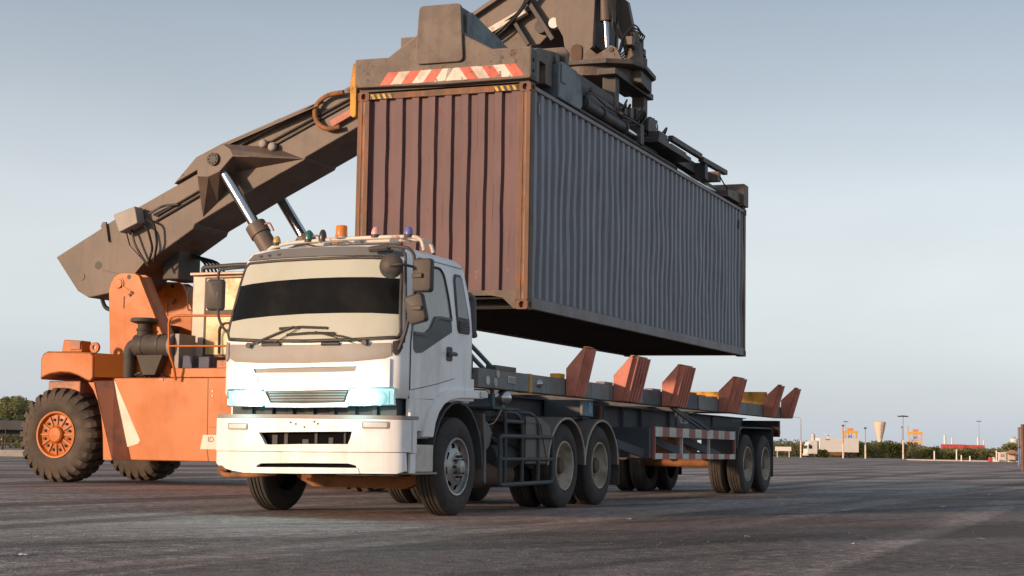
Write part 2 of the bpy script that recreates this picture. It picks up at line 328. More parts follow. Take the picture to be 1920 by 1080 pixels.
# ------------------------------------------------------------------ ground
def asphalt():
    m = bpy.data.materials.new('asphalt'); m.use_nodes = True; n = m.node_tree.nodes; l = m.node_tree.links; p = n['Principled BSDF']
    tc = n.new('ShaderNodeTexCoord')
    def nz(scale, detail, mp=(1,1,1), rot=0.0, ro=0.6, dist=0.0):
        # rot turns the world so that the stretch in mp runs along that heading
        vr = n.new('ShaderNodeVectorRotate'); vr.rotation_type = 'Z_AXIS'; vr.inputs['Angle'].default_value = rot; l.new(tc.outputs['Object'], vr.inputs['Vector'])
        q = n.new('ShaderNodeMapping'); q.inputs['Scale'].default_value = mp; l.new(vr.outputs[0], q.inputs['Vector'])
        t = n.new('ShaderNodeTexNoise'); t.inputs['Scale'].default_value = scale; t.inputs['Detail'].default_value = detail; t.inputs['Roughness'].default_value = ro; t.inputs['Distortion'].default_value = dist
        l.new(q.outputs[0], t.inputs['Vector']); return t.outputs['Fac']
    def mr(s, a, b, c=0.0, d=1.0):
        r = n.new('ShaderNodeMapRange'); r.inputs['From Min'].default_value = a; r.inputs['From Max'].default_value = b; r.inputs['To Min'].default_value = c; r.inputs['To Max'].default_value = d; l.new(s, r.inputs['Value']); return r.outputs[0]
    def mix(f, a, b, mode='MIX'):
        x = n.new('ShaderNodeMix'); x.data_type = 'RGBA'; x.blend_type = mode
        if isinstance(f, float): x.inputs['Factor'].default_value = f
        else: l.new(f, x.inputs['Factor'])
        for s, i in ((a, 6), (b, 7)):
            if isinstance(s, tuple): x.inputs[i].default_value = lin(s)
            else: l.new(s, x.inputs[i])
        return x.outputs[2]
    c = mix(mr(nz(0.3, 8, (1, 0.45, 1), R(30), ro=0.68), 0.4, 0.6), (0.15, 0.127, 0.117), (0.37, 0.325, 0.298))
    c = mix(mr(nz(0.09, 5, ro=0.5, dist=0.5), 0.46, 0.6, 0, 0.6), c, (0.20, 0.15, 0.13))
    # aggregate
    v = n.new('ShaderNodeTexVoronoi'); v.inputs['Scale'].default_value = 45; l.new(tc.outputs['Object'], v.inputs['Vector'])
    c = mix(mr(v.outputs['Distance'], 0.0, 0.7, 0.3, 0.0), c, (0.3, 0.27, 0.25))
    c = mix(mr(nz(60, 4), 0.54, 0.68, 0, 0.6), c, (0.36, 0.325, 0.3))
    c = mix(mr(nz(2.6, 9, (1, 0.5, 1), R(20), 0.75), 0.57, 0.68, 0, 0.6), c, (0.085, 0.07, 0.064))
    c = mix(mr(nz(7, 6, ro=0.8), 0.5, 0.61, 0, 0.85), c, (0.07, 0.06, 0.055))
    c = mix(mr(nz(9, 6, (1, 0.6, 1), R(40), ro=0.8), 0.51, 0.61, 0, 0.78), c, (0.56, 0.495, 0.45))
    c = mix(mr(nz(28, 6, ro=0.75), 0.6, 0.7, 0, 0.6), c, (0.03, 0.027, 0.026))
    # dusty light patches, brown earth stains, and oil-dark wheel lanes along and across the driving direction
    c = mix(mr(nz(0.32, 8, (1.0, 0.25, 1), R(70), 0.68, 0.5), 0.5, 0.64, 0, 0.55), c, (0.42, 0.375, 0.345))
    c = mix(mr(nz(0.075, 5, ro=0.55, dist=0.6), 0.5, 0.58), c, mix(1.0, c, (0.92, 0.74, 0.68), 'MULTIPLY'))
    dk = (0.45, 0.43, 0.43)
    c = mix(mr(nz(0.50, 6, (1.0, 0.05, 1), HD, 0.58, 0.4), 0.5, 0.58), c, mix(1.0, c, dk, 'MULTIPLY'))
    c = mix(mr(nz(0.22, 6, (1.0, 0.14, 1), R(58), 0.6, 0.9), 0.53, 0.62), c, mix(1.0, c, dk, 'MULTIPLY'))
    c = mix(mr(nz(1.5, 6, (1.0, 0.05, 1), R(40), 0.6, 0.3), 0.56, 0.63), c, mix(1.0, c, (0.5, 0.48, 0.47), 'MULTIPLY'))
    c = mix(mr(nz(0.8, 5, ro=0.6, dist=0.8), 0.66, 0.72), c, mix(1.0, c, (0.3, 0.29, 0.29), 'MULTIPLY'))
    l.new(c, p.inputs['Base Color'])
    l.new(mr(nz(0.5, 6), 0.3, 0.7, 0.68, 0.92), p.inputs['Roughness'])
    p.inputs['Specular IOR Level'].default_value = 0.4
    b = n.new('ShaderNodeBump'); b.inputs['Strength'].default_value = 0.9; b.inputs['Distance'].default_value = 0.014
    add = n.new('ShaderNodeMath'); add.operation = 'ADD'; l.new(v.outputs['Distance'], add.inputs[0]); l.new(nz(9, 8, ro=0.7), add.inputs[1])
    l.new(add.outputs[0], b.inputs['Height']); l.new(b.outputs[0], p.inputs['Normal'])
    return m
MATS['asphalt'] = asphalt()
mb = MB(); mb.quad((-1500,-60,0),(1500,-60,0),(1500,1900,0),(-1500,1900,0))
g = struct(mb.build('ground', 'asphalt')); 

# loose grit on the asphalt
mb = MB(); rg = random.Random(5)
for k in range(6000):
    y = 6.5 + 34 * rg.random() ** 1.6; x = rg.uniform(-0.36, 0.36) * y; r_ = rg.choice((0.004, 0.005, 0.006, 0.008)) * rg.uniform(0.7, 1.3); a = rg.uniform(0, 6.28)
    vs = [mb.bm.verts.new((x + math.cos(a + q*2.09)*r_*rg.uniform(.7,1.4), y + math.sin(a + q*2.09)*r_*rg.uniform(.7,1.4), 0.001)) for q in range(3)]; tp = mb.bm.verts.new((x, y, r_*0.9))
    for q in range(3): mb.bm.faces.new((vs[q], vs[(q+1) % 3], tp))
o = mb.build('grit', 'grit', recalc=True); o['kind'] = 'stuff'; o['label'] = 'loose grit scattered over the asphalt'; o['category'] = 'grit'
# ------------------------------------------------------------------ shipping container (frame CM: u' length, v' width, z' height)
L_, W_, H_ = 12.192, 2.438, 2.896
ct = Thing('shipping_container', 'forty-foot corrugated container with maroon end and side painted as slate shade hoisted above the trailer', 'container', CM, (L_/2, W_/2, 0))
def corr(period, flat_o, slope, flat_i, depth, a, b):
    pts = []; x = a
    while x < b - 1e-6:
        for dx, d in ((0, 0), (flat_o, 0), (flat_o + slope, depth), (flat_o + slope + flat_i, depth)):
            if x + dx < b: pts.append((x + dx, d))
        x += period
    pts.append((b, 0)); return pts
def dent(a, z, seed, amp):
    q = noise.noise(Vector((a * 0.9 + seed, z * 0.8, seed))) * amp + noise.noise(Vector((a * 3 + seed, z * 1.6, seed + 4))) * amp * 0.45
    return q
def corr_panel(prof, z0, z1, fn, seed, amp, rows=16):
    m = MB(); g = []
    for i in range(rows + 1):
        z = z0 + (z1 - z0) * i / rows; edge = min(1, 4 * min(i, rows - i) / rows)
        row = []
        for k, (a, d) in enumerate(prof):
            wob = 0.014 * edge * noise.noise(Vector((k * 7.7, z * 2.2, seed)))
            row.append(m.bm.verts.new(fn(a + wob, z, d + dent(a, z, seed, amp) * edge)))
        g.append(row)
    for r0, r1 in zip(g, g[1:]):
        for k in range(len(r0) - 1): m.bm.faces.new((r0[k], r0[k+1], r1[k+1], r1[k]))
    return m
ps = corr(0.274, 0.107, 0.030, 0.107, 0.038, 0.19, L_ - 0.17)
o = ct.part(corr_panel(ps, 0.165, H_ - 0.075, lambda a, z, d: (a, 0.022 + d, z), 3.1, 0.03), 'side_panel', 'box_slate_shade', recalc=False); o['label'] = 'dented corrugated long side, its blue shade painted in slate grey'
ct.part(corr_panel(ps, 0.165, H_ - 0.075, lambda a, z, d: (a, W_ - 0.022 - d, z), 8.1, 0.012), 'side_panel', 'box_slate_shade')
pe = corr(0.2335, 0.098, 0.022, 0.09, 0.048, 0.17, W_ - 0.165)
o = ct.part(corr_panel(pe, 0.24, H_ - 0.1, lambda a, z, d: (0.03 + d, a, z), 5.5, 0.012, 12), 'end_panel', 'box_maroon'); o['label'] = 'maroon corrugated front end wall'
# rear doors
for k in range(2):
    m = MB(); v0 = 0.16 + k * (W_ - 0.32) / 2; m.box((L_ - 0.06, v0 + 0.005, 0.2), (L_ - 0.02, v0 + (W_ - 0.32) / 2 - 0.005, H_ - 0.12))
    d = ct.part(m, 'door', 'box_maroon', bev=0.006)
    for q in (0.25, 0.8):
        m = MB(); m.cyl((L_ - 0.005, v0 + q, 0.15), (L_ - 0.005, v0 + q, H_ - 0.1), 0.017, n=8); ct.part(m, 'lock_rod', 'box_rail', d, smooth=40)
# corner posts
for (u0, u1, v0, v1) in ((0, 0.165, 0, 0.165), (0, 0.165, W_ - 0.165, W_), (L_ - 0.16, L_, 0, 0.16), (L_ - 0.16, L_, W_ - 0.16, W_)):
    m = MB()
    if u0 == 0:
        s = 1 if v0 == 0 else -1; e = 0 if v0 == 0 else W_
        poly = [(0, e), (0, e + s*0.06), (0.012, e + s*0.068), (0.012, e + s*0.09), (0, e + s*0.1), (0, e + s*0.165), (0.03, e + s*0.165), (0.03, e + s*0.12), (0.1, e + s*0.05), (0.165, e + s*0.05), (0.165, e)]
        m.prism(poly, 2, 0.118, H_ - 0.118)
    else: m.box((u0 + 0.004, v0 + 0.004, 0.118), (u1 - 0.004, v1 - 0.004, H_ - 0.118))
    ct.part(m, 'corner_post', 'post_rust', bev=0.004)
m = MB(); m.box((0.03, -0.004, 0.12), (0.16, 0.0, H_ - 0.12)); o = ct.part(m, 'post_edge_strip', 'post_edge'); o['label'] = 'scuffed pale edge of the near corner post'
# corner castings with oval holes
for iu in (0, 1):
    for iv in (0, 1):
        for iz in (0, 1):
            u0 = -0.004 if iu == 0 else L_ - 0.174; u1 = u0 + 0.178; v0 = -0.004 if iv == 0 else W_ - 0.158; v1 = v0 + 0.162; z0 = -0.002 if iz == 0 else H_ - 0.116; z1 = z0 + 0.118
            m = MB(); c = ((u0+u1)/2, (v0+v1)/2, (z0+z1)/2); a, b, d = (u1-u0)/2, (v1-v0)/2, (z1-z0)/2
            m.holeplate((u0, c[1], c[2]), (0,-1,0), (0,0,1), b, d, 0.033, 0.042, 0.05); m.holeplate((u1, c[1], c[2]), (0,1,0), (0,0,1), b, d, 0.033, 0.042, 0.05)
            m.holeplate((c[0], v0, c[2]), (1,0,0), (0,0,1), a, d, 0.036, 0.042, 0.04); m.holeplate((c[0], v1, c[2]), (-1,0,0), (0,0,1), a, d, 0.036, 0.042, 0.04)
            m.quad((u0,v0,z1),(u1,v0,z1),(u1,v1,z1),(u0,v1,z1)); m.quad((u0,v1,z0),(u1,v1,z0),(u1,v0,z0),(u0,v0,z0))
            ct.part(m, 'corner_casting', 'post_rust', recalc=False)
for v0, v1 in ((0.004, 0.055), (W_ - 0.055, W_ - 0.004)):
    m = MB(); m.box((0.17, v0, 0.012), (L_ - 0.165, v1, 0.16)); ct.part(m, 'bottom_rail', 'box_rail', bev=0.006)
    m = MB(); m.box((0.17, v0, H_ - 0.075), (L_ - 0.165, v1, H_ - 0.018)); ct.part(m, 'top_rail', 'box_rail', bev=0.006)
m = MB(); m.box((0.005, 0.165, H_ - 0.1), (0.09, W_ - 0.165, H_ - 0.02)); ct.part(m, 'header', 'post_rust', bev=0.006)
m = MB(); m.prism([(0.162, 0.0), (0.162, 0.24), (W_ - 0.162, 0.24), (W_ - 0.162, 0.0), (W_ - 0.18, 0.0), (W_ - 0.34, 0.145), (W_ - 0.5, 0.175), (0.5, 0.175), (0.34, 0.145), (0.18, 0.0)], 0, 0.006, 0.05); ct.part(m, 'front_sill', 'post_edge', bev=0.004)
m = MB(); m.box((L_ - 0.1, 0.165, 0.02), (L_ - 0.01, W_ - 0.165, 0.17)); ct.part(m, 'rear_sill', 'post_rust', bev=0.004)
m = MB(); m.box((0.06, 0.03, 0.135), (L_ - 0.07, W_ - 0.03, 0.155)); ct.part(m, 'floor_plate', 'under_black')
for i in range(38):
    u = 0.35 + i * 0.31
    m = MB(); m.box((u, 0.056, 0.03), (u + 0.05, W_ - 0.056, 0.134)); ct.part(m, 'cross_member', 'under_black')
m = MB(); m.box((0.09, 0.055, H_ - 0.05), (L_ - 0.1, W_ - 0.055, H_ - 0.035)); ct.part(m, 'roof_panel', 'box_maroon')
# yellow and black hazard marks on the header ends
for a in (0.175, 1.93):
    m = MB(); m.box((0.001, a, H_ - 0.098), (0.005, a + 0.33, H_ - 0.03)); h = ct.part(m, 'hazard_strip', 'hazard_black')
    for k in range(4):
        x = a + 0.01 + k * 0.082; m = MB(); m.prism([(x, H_ - 0.096), (x + 0.04, H_ - 0.096), (x + 0.072, H_ - 0.032), (x + 0.032, H_ - 0.032)], 0, -0.001, 0.001); ct.part(m, 'hazard_bar', 'hazard_yellow', h)
# ventilator and plate on the long side
m = MB(); m.box((0.33, 0.008, H_ - 0.36), (0.39, 0.03, H_ - 0.2)); ct.part(m, 'vent', 'box_rail', bev=0.004)
m = MB(); m.box((L_ - 0.55, 0.008, H_ - 0.42), (L_ - 0.49, 0.03, H_ - 0.26)); ct.part(m, 'vent', 'box_rail', bev=0.004)

# ------------------------------------------------------------------ spreader on top of the container (same frame)
sp = Thing('container_spreader', 'brown steel lifting spreader with red and white chevrons clamped on the container roof', 'spreader', CM, (6.1, W_/2, H_))
P = sp.part
# front end beam
m = MB(); m.prism([(2.45,2.945),(2.45,3.325),(1.97,3.322),(1.55,3.60),(0.89,3.58),(0.86,3.53),(0.49,3.335),(-0.03,3.33),(-0.03,2.925),(1.2,2.915)], 0, -0.10, 0.24); eb = P(m, 'end_beam', 'spread_brown', bev=0.02)
m = MB()
def rrect(a0, b0, a1, b1, r, n=5, taper=0.0):
    out = []
    for cx, cy, s in ((a1-r-taper, b1-r, 0), (a0+r+taper, b1-r, 1), (a0+r, b0+r, 2), (a1-r, b0+r, 3)):
        for k in range(n + 1):
            t = math.pi/2 * (s + k/n); out.append((cx + r*math.cos(t), cy + r*math.sin(t)))
    return out
m.prism(rrect(0.885, 3.19, 1.555, 3.955, 0.06, taper=0.04), 0, -0.15, -0.08); P(m, 'cover_plate', 'spread_brown', eb, bev=0.01)
m = MB(); m.prism([(1.52,3.5),(1.5,3.93),(0.94,3.93),(0.92,3.5)], 0, -0.1, 0.3); P(m, 'housing', 'spread_brown', eb, bev=0.02)
# chevrons
n_ = 13; a0, a1 = 2.08, 0.05; stp = (a0 - a1) / n_; zb, zt = 2.955, 3.118
for k in range(n_):
    x0 = a0 - k*stp; x1 = x0 - stp; sh = -0.12 if k < 6 else 0.12
    sl_, sr_ = sh, sh
    if k == 6: sl_, sr_ = -0.12, 0.12
    m = MB(); f = lambda q: max(a1 - 0.02, min(a0, q)); m.prism([(f(x0), zb), (f(x1), zb), (f(x1 + sr_), zt), (f(x0 + sl_), zt)], 0, -0.1035, -0.1)
    if abs(f(x0)-f(x1)) > 1e-3: P(m, 'chevron_stripe', 'hazard_red' if k % 2 == 0 and k != 6 else 'hazard_white', eb)
m = MB(); m.box((-0.11, -0.042, 2.95), (0.1, -0.03, 3.31)); P(m, 'end_plate', 'spread_dark', eb, bev=0.008)
for z in (3.03, 3.17): m = MB(); m.cyl((-0.02, -0.055, z), (-0.02, -0.042, z), 0.022, n=10); P(m, 'bolt', 'hub_dark', eb)
m = MB(); m.box((0.0, 0.02, 2.898), (0.16, 2.42, 2.94)); P(m, 'twistlock_bar', 'spread_dark', eb)
m = MB(); m.box((0.3, 1.5, 3.52), (0.75, 1.98, 3.68)); P(m, 'bracket', 'spread_brown', eb, bev=0.01)
# yellow guide flap on the far top corner
m = MB(); m.prism([(2.47, 2.60), (2.50, 2.57), (2.555, 2.60), (2.565, 3.05), (2.53, 3.3), (2.49, 3.3), (2.47, 3.0)], 0, 0.0, 0.16); P(m, 'guide_flap', 'yellow_rust', eb, bev=0.008)
# telescopic arm (slate) and long beams
m = MB(); m.prism([(0.0, 3.36), (0.0, 3.84), (0.15, 3.9), (2.3, 3.62), (2.6, 3.5), (2.6, 3.36)], 1, 0.88, 1.5); P(m, 'arm', 'spread_blue', bev=0.015)
m = MB(); m.box((0.25, 0.87, 3.02), (11.9, 1.57, 3.34)); P(m, 'centre_beam', 'spread_dark', bev=0.015)
for v in (0.42, 1.66):
    m = MB(); m.box((1.3, v, 2.99), (10.6, v + 0.36, 3.42)); P(m, 'main_beam', 'spread_dark', bev=0.015)
    m = MB(); m.box((0.25, v + 0.06, 3.02), (1.29, v + 0.30, 3.36)); P(m, 'inner_beam', 'spread_dark', bev=0.01)
    m = MB(); m.box((10.61, v + 0.06, 3.02), (11.9, v + 0.30, 3.30)); P(m, 'inner_beam', 'spread_brown', bev=0.01)
# near housing, slate
m = MB(); m.prism([(1.36,2.97),(1.36,3.44),(1.5,3.50),(2.1,3.5),(2.28,3.4),(2.36,3.2),(2.36,3.05),(2.28,2.97)], 1, 0.1, 0.42); hs = P(m, 'beam_housing', 'spread_blue', bev=0.02)
m = MB(); m.box((1.42, 0.085, 3.2), (1.62, 0.1, 3.45)); P(m, 'access_plate', 'spread_blue', hs, bev=0.006)
m = MB(); m.prism([(0.62,3.36),(0.62,3.47),(0.75,3.52),(1.45,3.62),(1.6,3.6),(1.62,3.5),(1.3,3.44),(1.3,3.1),(1.05,3.1),(1.05,3.36)], 1, 0.18, 0.42); P(m, 'clamp_arm', 'spread_brown', bev=0.012)
m = MB(); m.cyl((1.42, 0.15, 3.52), (1.42, 0.44, 3.52), 0.085, n=16); P(m, 'pivot_eye', 'spread_brown', smooth=40)
m = MB(); m.prism([(2.15,3.48),(2.3,3.5),(2.7,3.36),(3.9,3.36),(4.05,3.28),(3.95,3.14),(2.75,3.22),(2.4,3.24)], 1, 0.14, 0.24); P(m, 'link_arm', 'spread_dark', bev=0.01)
m = MB(); m.prism([(0.9,3.73),(0.14,3.73),(0.08,3.66),(0.10,3.5),(0.19,3.38),(0.285,3.35),(0.29,3.05),(0.42,3.05),(0.42,3.56),(0.9,3.56)], 0, 1.62, 1.74); gp = P(m, 'gantry_plate', 'spread_brown', bev=0.01)
m = MB(); m.cyl((1.59, 0.2, 3.56), (1.62, 0.2, 3.56), 0.06, n=16); P(m, 'plate_boss', 'spread_dark', gp, smooth=40)
m = MB(); m.box((1.745, 0.45, 3.58), (4.9, 0.6, 3.72)); P(m, 'upper_rail', 'spread_dark', bev=0.01)
# telescoping cylinder on the near side
m = MB(); m.cyl((2.45, 0.16, 3.13), (4.45, 0.16, 3.13), 0.085, n=20); cy = P(m, 'telescope_cylinder', 'spread_dark', smooth=40)
m = MB(); m.cyl((4.45, 0.16, 3.13), (5.2, 0.16, 3.13), 0.045, n=16); P(m, 'piston_rod', 'chrome_rod', cy, smooth=40)
for u in (2.5, 3.3, 4.4): m = MB(); m.cyl((u, 0.16, 3.13), (u + 0.07, 0.16, 3.13), 0.105, n=20); P(m, 'collar', 'spread_dark', cy, smooth=40)
m = MB(); m.tube([(2.5,0.1,3.25),(2.7,0.06,3.3),(3.3,0.07,3.24),(4.2,0.08,3.26),(5.0,0.1,3.3),(5.6,0.12,3.2)], 0.016, 6, 0.1); P(m, 'hose', 'hose', smooth=60)
m = MB(); m.tube([(2.42,0.1,3.2),(2.5,0.02,3.32),(2.62,0.05,3.38),(2.7,0.12,3.3)], 0.018, 6, 0.08); P(m, 'hose', 'hose', smooth=60)
m = MB(); m.box((5.15, 0.08, 3.0), (5.35, 0.34, 3.32)); P(m, 'rod_anchor', 'spread_dark', bev=0.01)
for k, (v, z) in enumerate(((0.2, 3.02), (0.14, 2.99), (0.26, 2.97))):
    m = MB(); m.cyl((2.3, v, z), (7.6 - k*0.3, v, z), 0.03, n=8); P(m, 'hydraulic_pipe', 'spread_dark', smooth=40)
# slewing frame: posts, lower frame and ring
for u in (5.15, 6.75):
    for v in (0.5, 1.7):
        m = MB(); m.box((u, v, 3.42), (u + 0.2, v + 0.22, 4.12)); P(m, 'frame_post', 'spread_dark', bev=0.012)
for v in (0.46, 1.9): m = MB(); m.box((4.4, v, 3.40), (7.7, v + 0.1, 3.5)); P(m, 'frame_rail', 'spread_dark', bev=0.01)
for v in (0.44, 1.72): m = MB(); m.box((4.95, v, 4.10), (7.1, v + 0.3, 4.2)); P(m, 'frame_top', 'spread_dark', bev=0.012)
m = MB(); m.box((4.6, 0.8, 3.44), (7.4, 1.7, 3.95)); P(m, 'valve_box', 'boom_dark', bev=0.02)
m = MB(); m.cyl((6.1, 1.219, 4.2), (6.1, 1.219, 4.36), 0.78, n=40); P(m, 'slew_ring', 'spread_brown', smooth=40)
m = MB(); m.prism([(5.25,0.7),(5.5,0.32),(5.9,0.22),(6.75,0.30),(7.05,0.55),(7.1,1.3),(6.8,2.0),(5.6,2.1),(5.25,1.75)], 2, 4.361, 4.44); P(m, 'slew_plate', 'spread_dark', bev=0.012)
m = MB(); m.prism([(5.9,0.30),(6.7,0.36),(6.9,0.55),(6.9,0.9),(6.5,0.9),(5.9,0.7)], 2, 4.14, 4.36); P(m, 'gear_case', 'spread_dark', bev=0.012)
for (u, v) in ((6.15, 0.50), (6.62, 0.56)):
    m = MB(); m.lathe([(0.0, 0), (0.16, 0), (0.16, 0.1), (0.14, 0.12), (0.14, 0.26), (0.115, 0.3), (0.115, 0.42), (0.075, 0.46), (0.075, 0.6), (0.05, 0.62), (0.0, 0.63)], (u, v, 4.44), (0,0,1), 20); P(m, 'slew_motor', 'spread_brown', smooth=40)
for q in range(4):
    m = MB(); m.tube([(6.2 + q*.1, 0.5, 4.95), (6.35 + q*.1, 0.45, 5.12), (6.1, 0.5 + q*0.05, 5.2 - q*.05), (5.8, 0.6, 4.9 - q*0.06), (5.6, 0.62, 4.5)], 0.014, 6, 0.15); P(m, 'hose', 'hose', smooth=60)
m = MB(); m.box((5.85, 0.45, 4.78), (6.1, 0.6, 4.92)); P(m, 'valve_block', 'spread_brown', bev=0.01)
for q in range(9):
    a = 4.7 + q*0.28 + random.random()*0.1; v = 0.36 + random.random()*0.12; d_ = random.uniform(0.15, 0.4)
    m = MB(); m.tube([(a, v, 3.42), (a + d_*0.3, v - 0.1, 3.5 + random.random()*0.25), (a + d_, v - 0.12, 3.62 + random.random()*0.2), (a + d_*1.6, v + 0.05, 3.5), (a + d_*1.8, v + 0.05, 3.38)], random.uniform(0.012, 0.02), 6, 0.12); P(m, 'hose', 'hose', smooth=60)
for q in range(6):
    a = 5.2 + q*0.33; m = MB(); m.box((a, 0.36, 3.50), (a + 0.16, 0.46, 3.62 + 0.05*(q % 3))); P(m, 'valve_block', 'spread_brown' if q % 2 else 'spread_dark', bev=0.008)
for q in range(14):
    t = 2*math.pi*q/14; m = MB(); m.cyl((6.1 + 0.7*math.cos(t), 1.219 + 0.7*math.sin(t), 4.44), (6.1 + 0.7*math.cos(t), 1.219 + 0.7*math.sin(t), 4.475), 0.03, n=6); P(m, 'ring_bolt', 'hub_dark')
for q in range(5):
    m = MB(); m.tube([(5.9 + q*0.12, 0.9, 4.46), (5.95 + q*0.1, 0.6, 4.7), (6.3 + q*0.08, 0.5 + q*.03, 4.95), (6.75, 0.6 + q*0.04, 4.8), (6.9, 0.75, 4.62)], 0.015, 6, 0.15); P(m, 'hose', 'hose', smooth=60)
for (u0, u1) in ((2.6, 3.4), (3.6, 4.3), (7.9, 8.9)):
    m = MB(); m.box((u0, 0.34, 3.42), (u1, 0.62, 3.5)); P(m, 'beam_plate', 'spread_brown', bev=0.008)
    m = MB(); m.prism([(u0, 3.42), (u0 + 0.1, 3.62), (u0 + 0.25, 3.62), (u0 + 0.35, 3.42)], 1, 0.46, 0.5); P(m, 'beam_rib', 'spread_dark', bev=0.004)
# head clevis on the plate (pin to boom)
for u in (5.55, 6.5):
    m = MB(); m.prism([(0.52,4.44),(0.62,4.66),(0.72,4.72),(0.8,4.66),(0.95,4.58),(1.12,4.72),(1.3,4.80),(1.46,4.72),(1.6,4.5),(1.62,4.44)], 0, u, u + 0.09); c_ = P(m, 'clevis_plate', 'spread_brown', bev=0.008)
    m = MB(); m.prism(rrect(1.2, 4.47, 1.39, 4.76, 0.08), 0, u - 0.03, u); P(m, 'pin_lock', 'chassis_brown', c_, bev=0.006)
    m = MB(); m.cyl((u - 0.02, 0.71, 4.64), (u + 0.11, 0.71, 4.64), 0.04, n=12); P(m, 'pin', 'hub_dark', c_, smooth=40)
# lug, side platform, long tubes, rear beam
m = MB(); m.prism([(6.25,3.42),(6.28,3.62),(6.4,3.68),(6.75,3.68),(6.85,3.6),(6.85,3.45),(6.7,3.42)], 1, 0.28, 0.33); lg = P(m, 'lifting_lug', 'spread_dark', bev=0.006)
for z in (3.58, 3.49): m = MB(); m.cyl((6.72, 0.275, z), (6.72, 0.335, z), 0.04 if z > 3.5 else 0.025, n=12); P(m, 'lug_hole', 'far_white', lg)
m = MB(); m.box((5.9, 0.0, 3.16), (7.95, 0.3, 3.24)); P(m, 'side_plate', 'spread_dark', bev=0.008)
m = MB(); m.box((6.3, 0.1, 3.24), (6.8, 0.3, 3.42)); P(m, 'junction_box', 'spread_dark', bev=0.01)
m = MB(); m.beam((7.1, 0.14, 3.44), (9.1, 0.14, 3.46), 0.09, 0.09); P(m, 'guard_bar', 'spread_dark', bev=0.008)
m = MB(); m.beam((9.15, 0.14, 3.42), (11.0, 0.14, 3.46), 0.1, 0.09); P(m, 'guard_bar', 'spread_dark', bev=0.008)
m = MB(); m.box((7.3, 0.3, 3.2), (9.6, 0.41, 3.4)); P(m, 'beam_cover', 'spread_dark', bev=0.008)
m = MB(); m.box((9.4, 0.12, 3.1), (9.6, 0.42, 3.4)); P(m, 'bar_bracket', 'spread_dark', bev=0.008)
m = MB(); m.box((10.3, 0.1, 3.2), (10.5, 0.42, 3.38)); P(m, 'bar_bracket', 'spread_brown', bev=0.008)
m = MB(); m.tube([(10.4,0.1,3.3),(10.7,0.06,3.15),(10.95,0.1,3.2),(11.05,0.1,3.08)], 0.013, 6, 0.1); P(m, 'hose', 'hose', smooth=60)
m = MB(); m.cyl((8.0, 0.3, 3.06), (11.6, 0.3, 3.06), 0.04, n=12); P(m, 'piston_rod', 'chrome_rod', smooth=40)
m = MB(); m.box((11.9, -0.03, 2.945), (12.26, 2.47, 3.38)); re_ = P(m, 'end_beam', 'spread_brown', bev=0.015)
m = MB(); m.prism([(10.9, 2.99), (10.9, 3.12), (11.9, 3.2), (11.9, 2.99)], 1, 0.05, 0.3); P(m, 'end_gusset', 'spread_brown', re_, bev=0.01)
m = MB(); m.box((12.02, 0.02, 2.898), (12.2, 2.42, 2.944)); P(m, 'twistlock_bar', 'spread_dark', re_)
# ------------------------------------------------------------------ wheels
def tyre_prof(r, rim, w, crown=0.012):
    """(radius, depth) from the outer bead round the tread to the inner bead; depth 0 = outer face, + inwards"""
    g = 0.012; q = [(rim, 0.03), (rim + 0.02, 0.012), (rim + (r-rim)*0.35, 0.0), (rim + (r-rim)*0.62, 0.0), (r - 0.045, 0.014), (r - 0.016, 0.03), (r - 0.004, 0.045)]
    a, b = 0.05, w - 0.05; k = 4
    for i in range(k + 1):
        x = a + (b - a) * i / k
        if 0 < i < k or True:
            q += [(r, x - 0.008 + 0.004), (r - g, x), (r - g, x + 0.008), (r, x + 0.012)] if 0 < i < k else [(r, x)]
    q += [(r - 0.016, w - 0.03), (r - 0.045, w - 0.014), (rim + (r-rim)*0.62, w), (rim + (r-rim)*0.35, w), (rim, w - 0.03)]
    return q
def disc_holes(m, rings, nper, hole_rows, y_of, seg=64, holes=8, span=3):
    """disc made of concentric rows with openings left out"""
    V = [[m.bm.verts.new((math.cos(2*math.pi*i/seg)*r, y_of(r), math.sin(2*math.pi*i/seg)*r)) for i in range(seg)] for r in rings]
    per = seg // holes
    for k in range(len(rings) - 1):
        for i in range(seg):
            if k in hole_rows and (i % per) < span + (1 if k == hole_rows[len(hole_rows)//2] else 0) - (0): continue
            j = (i + 1) % seg; m.bm.faces.new((V[k][i], V[k][j], V[k+1][j], V[k+1][i]))
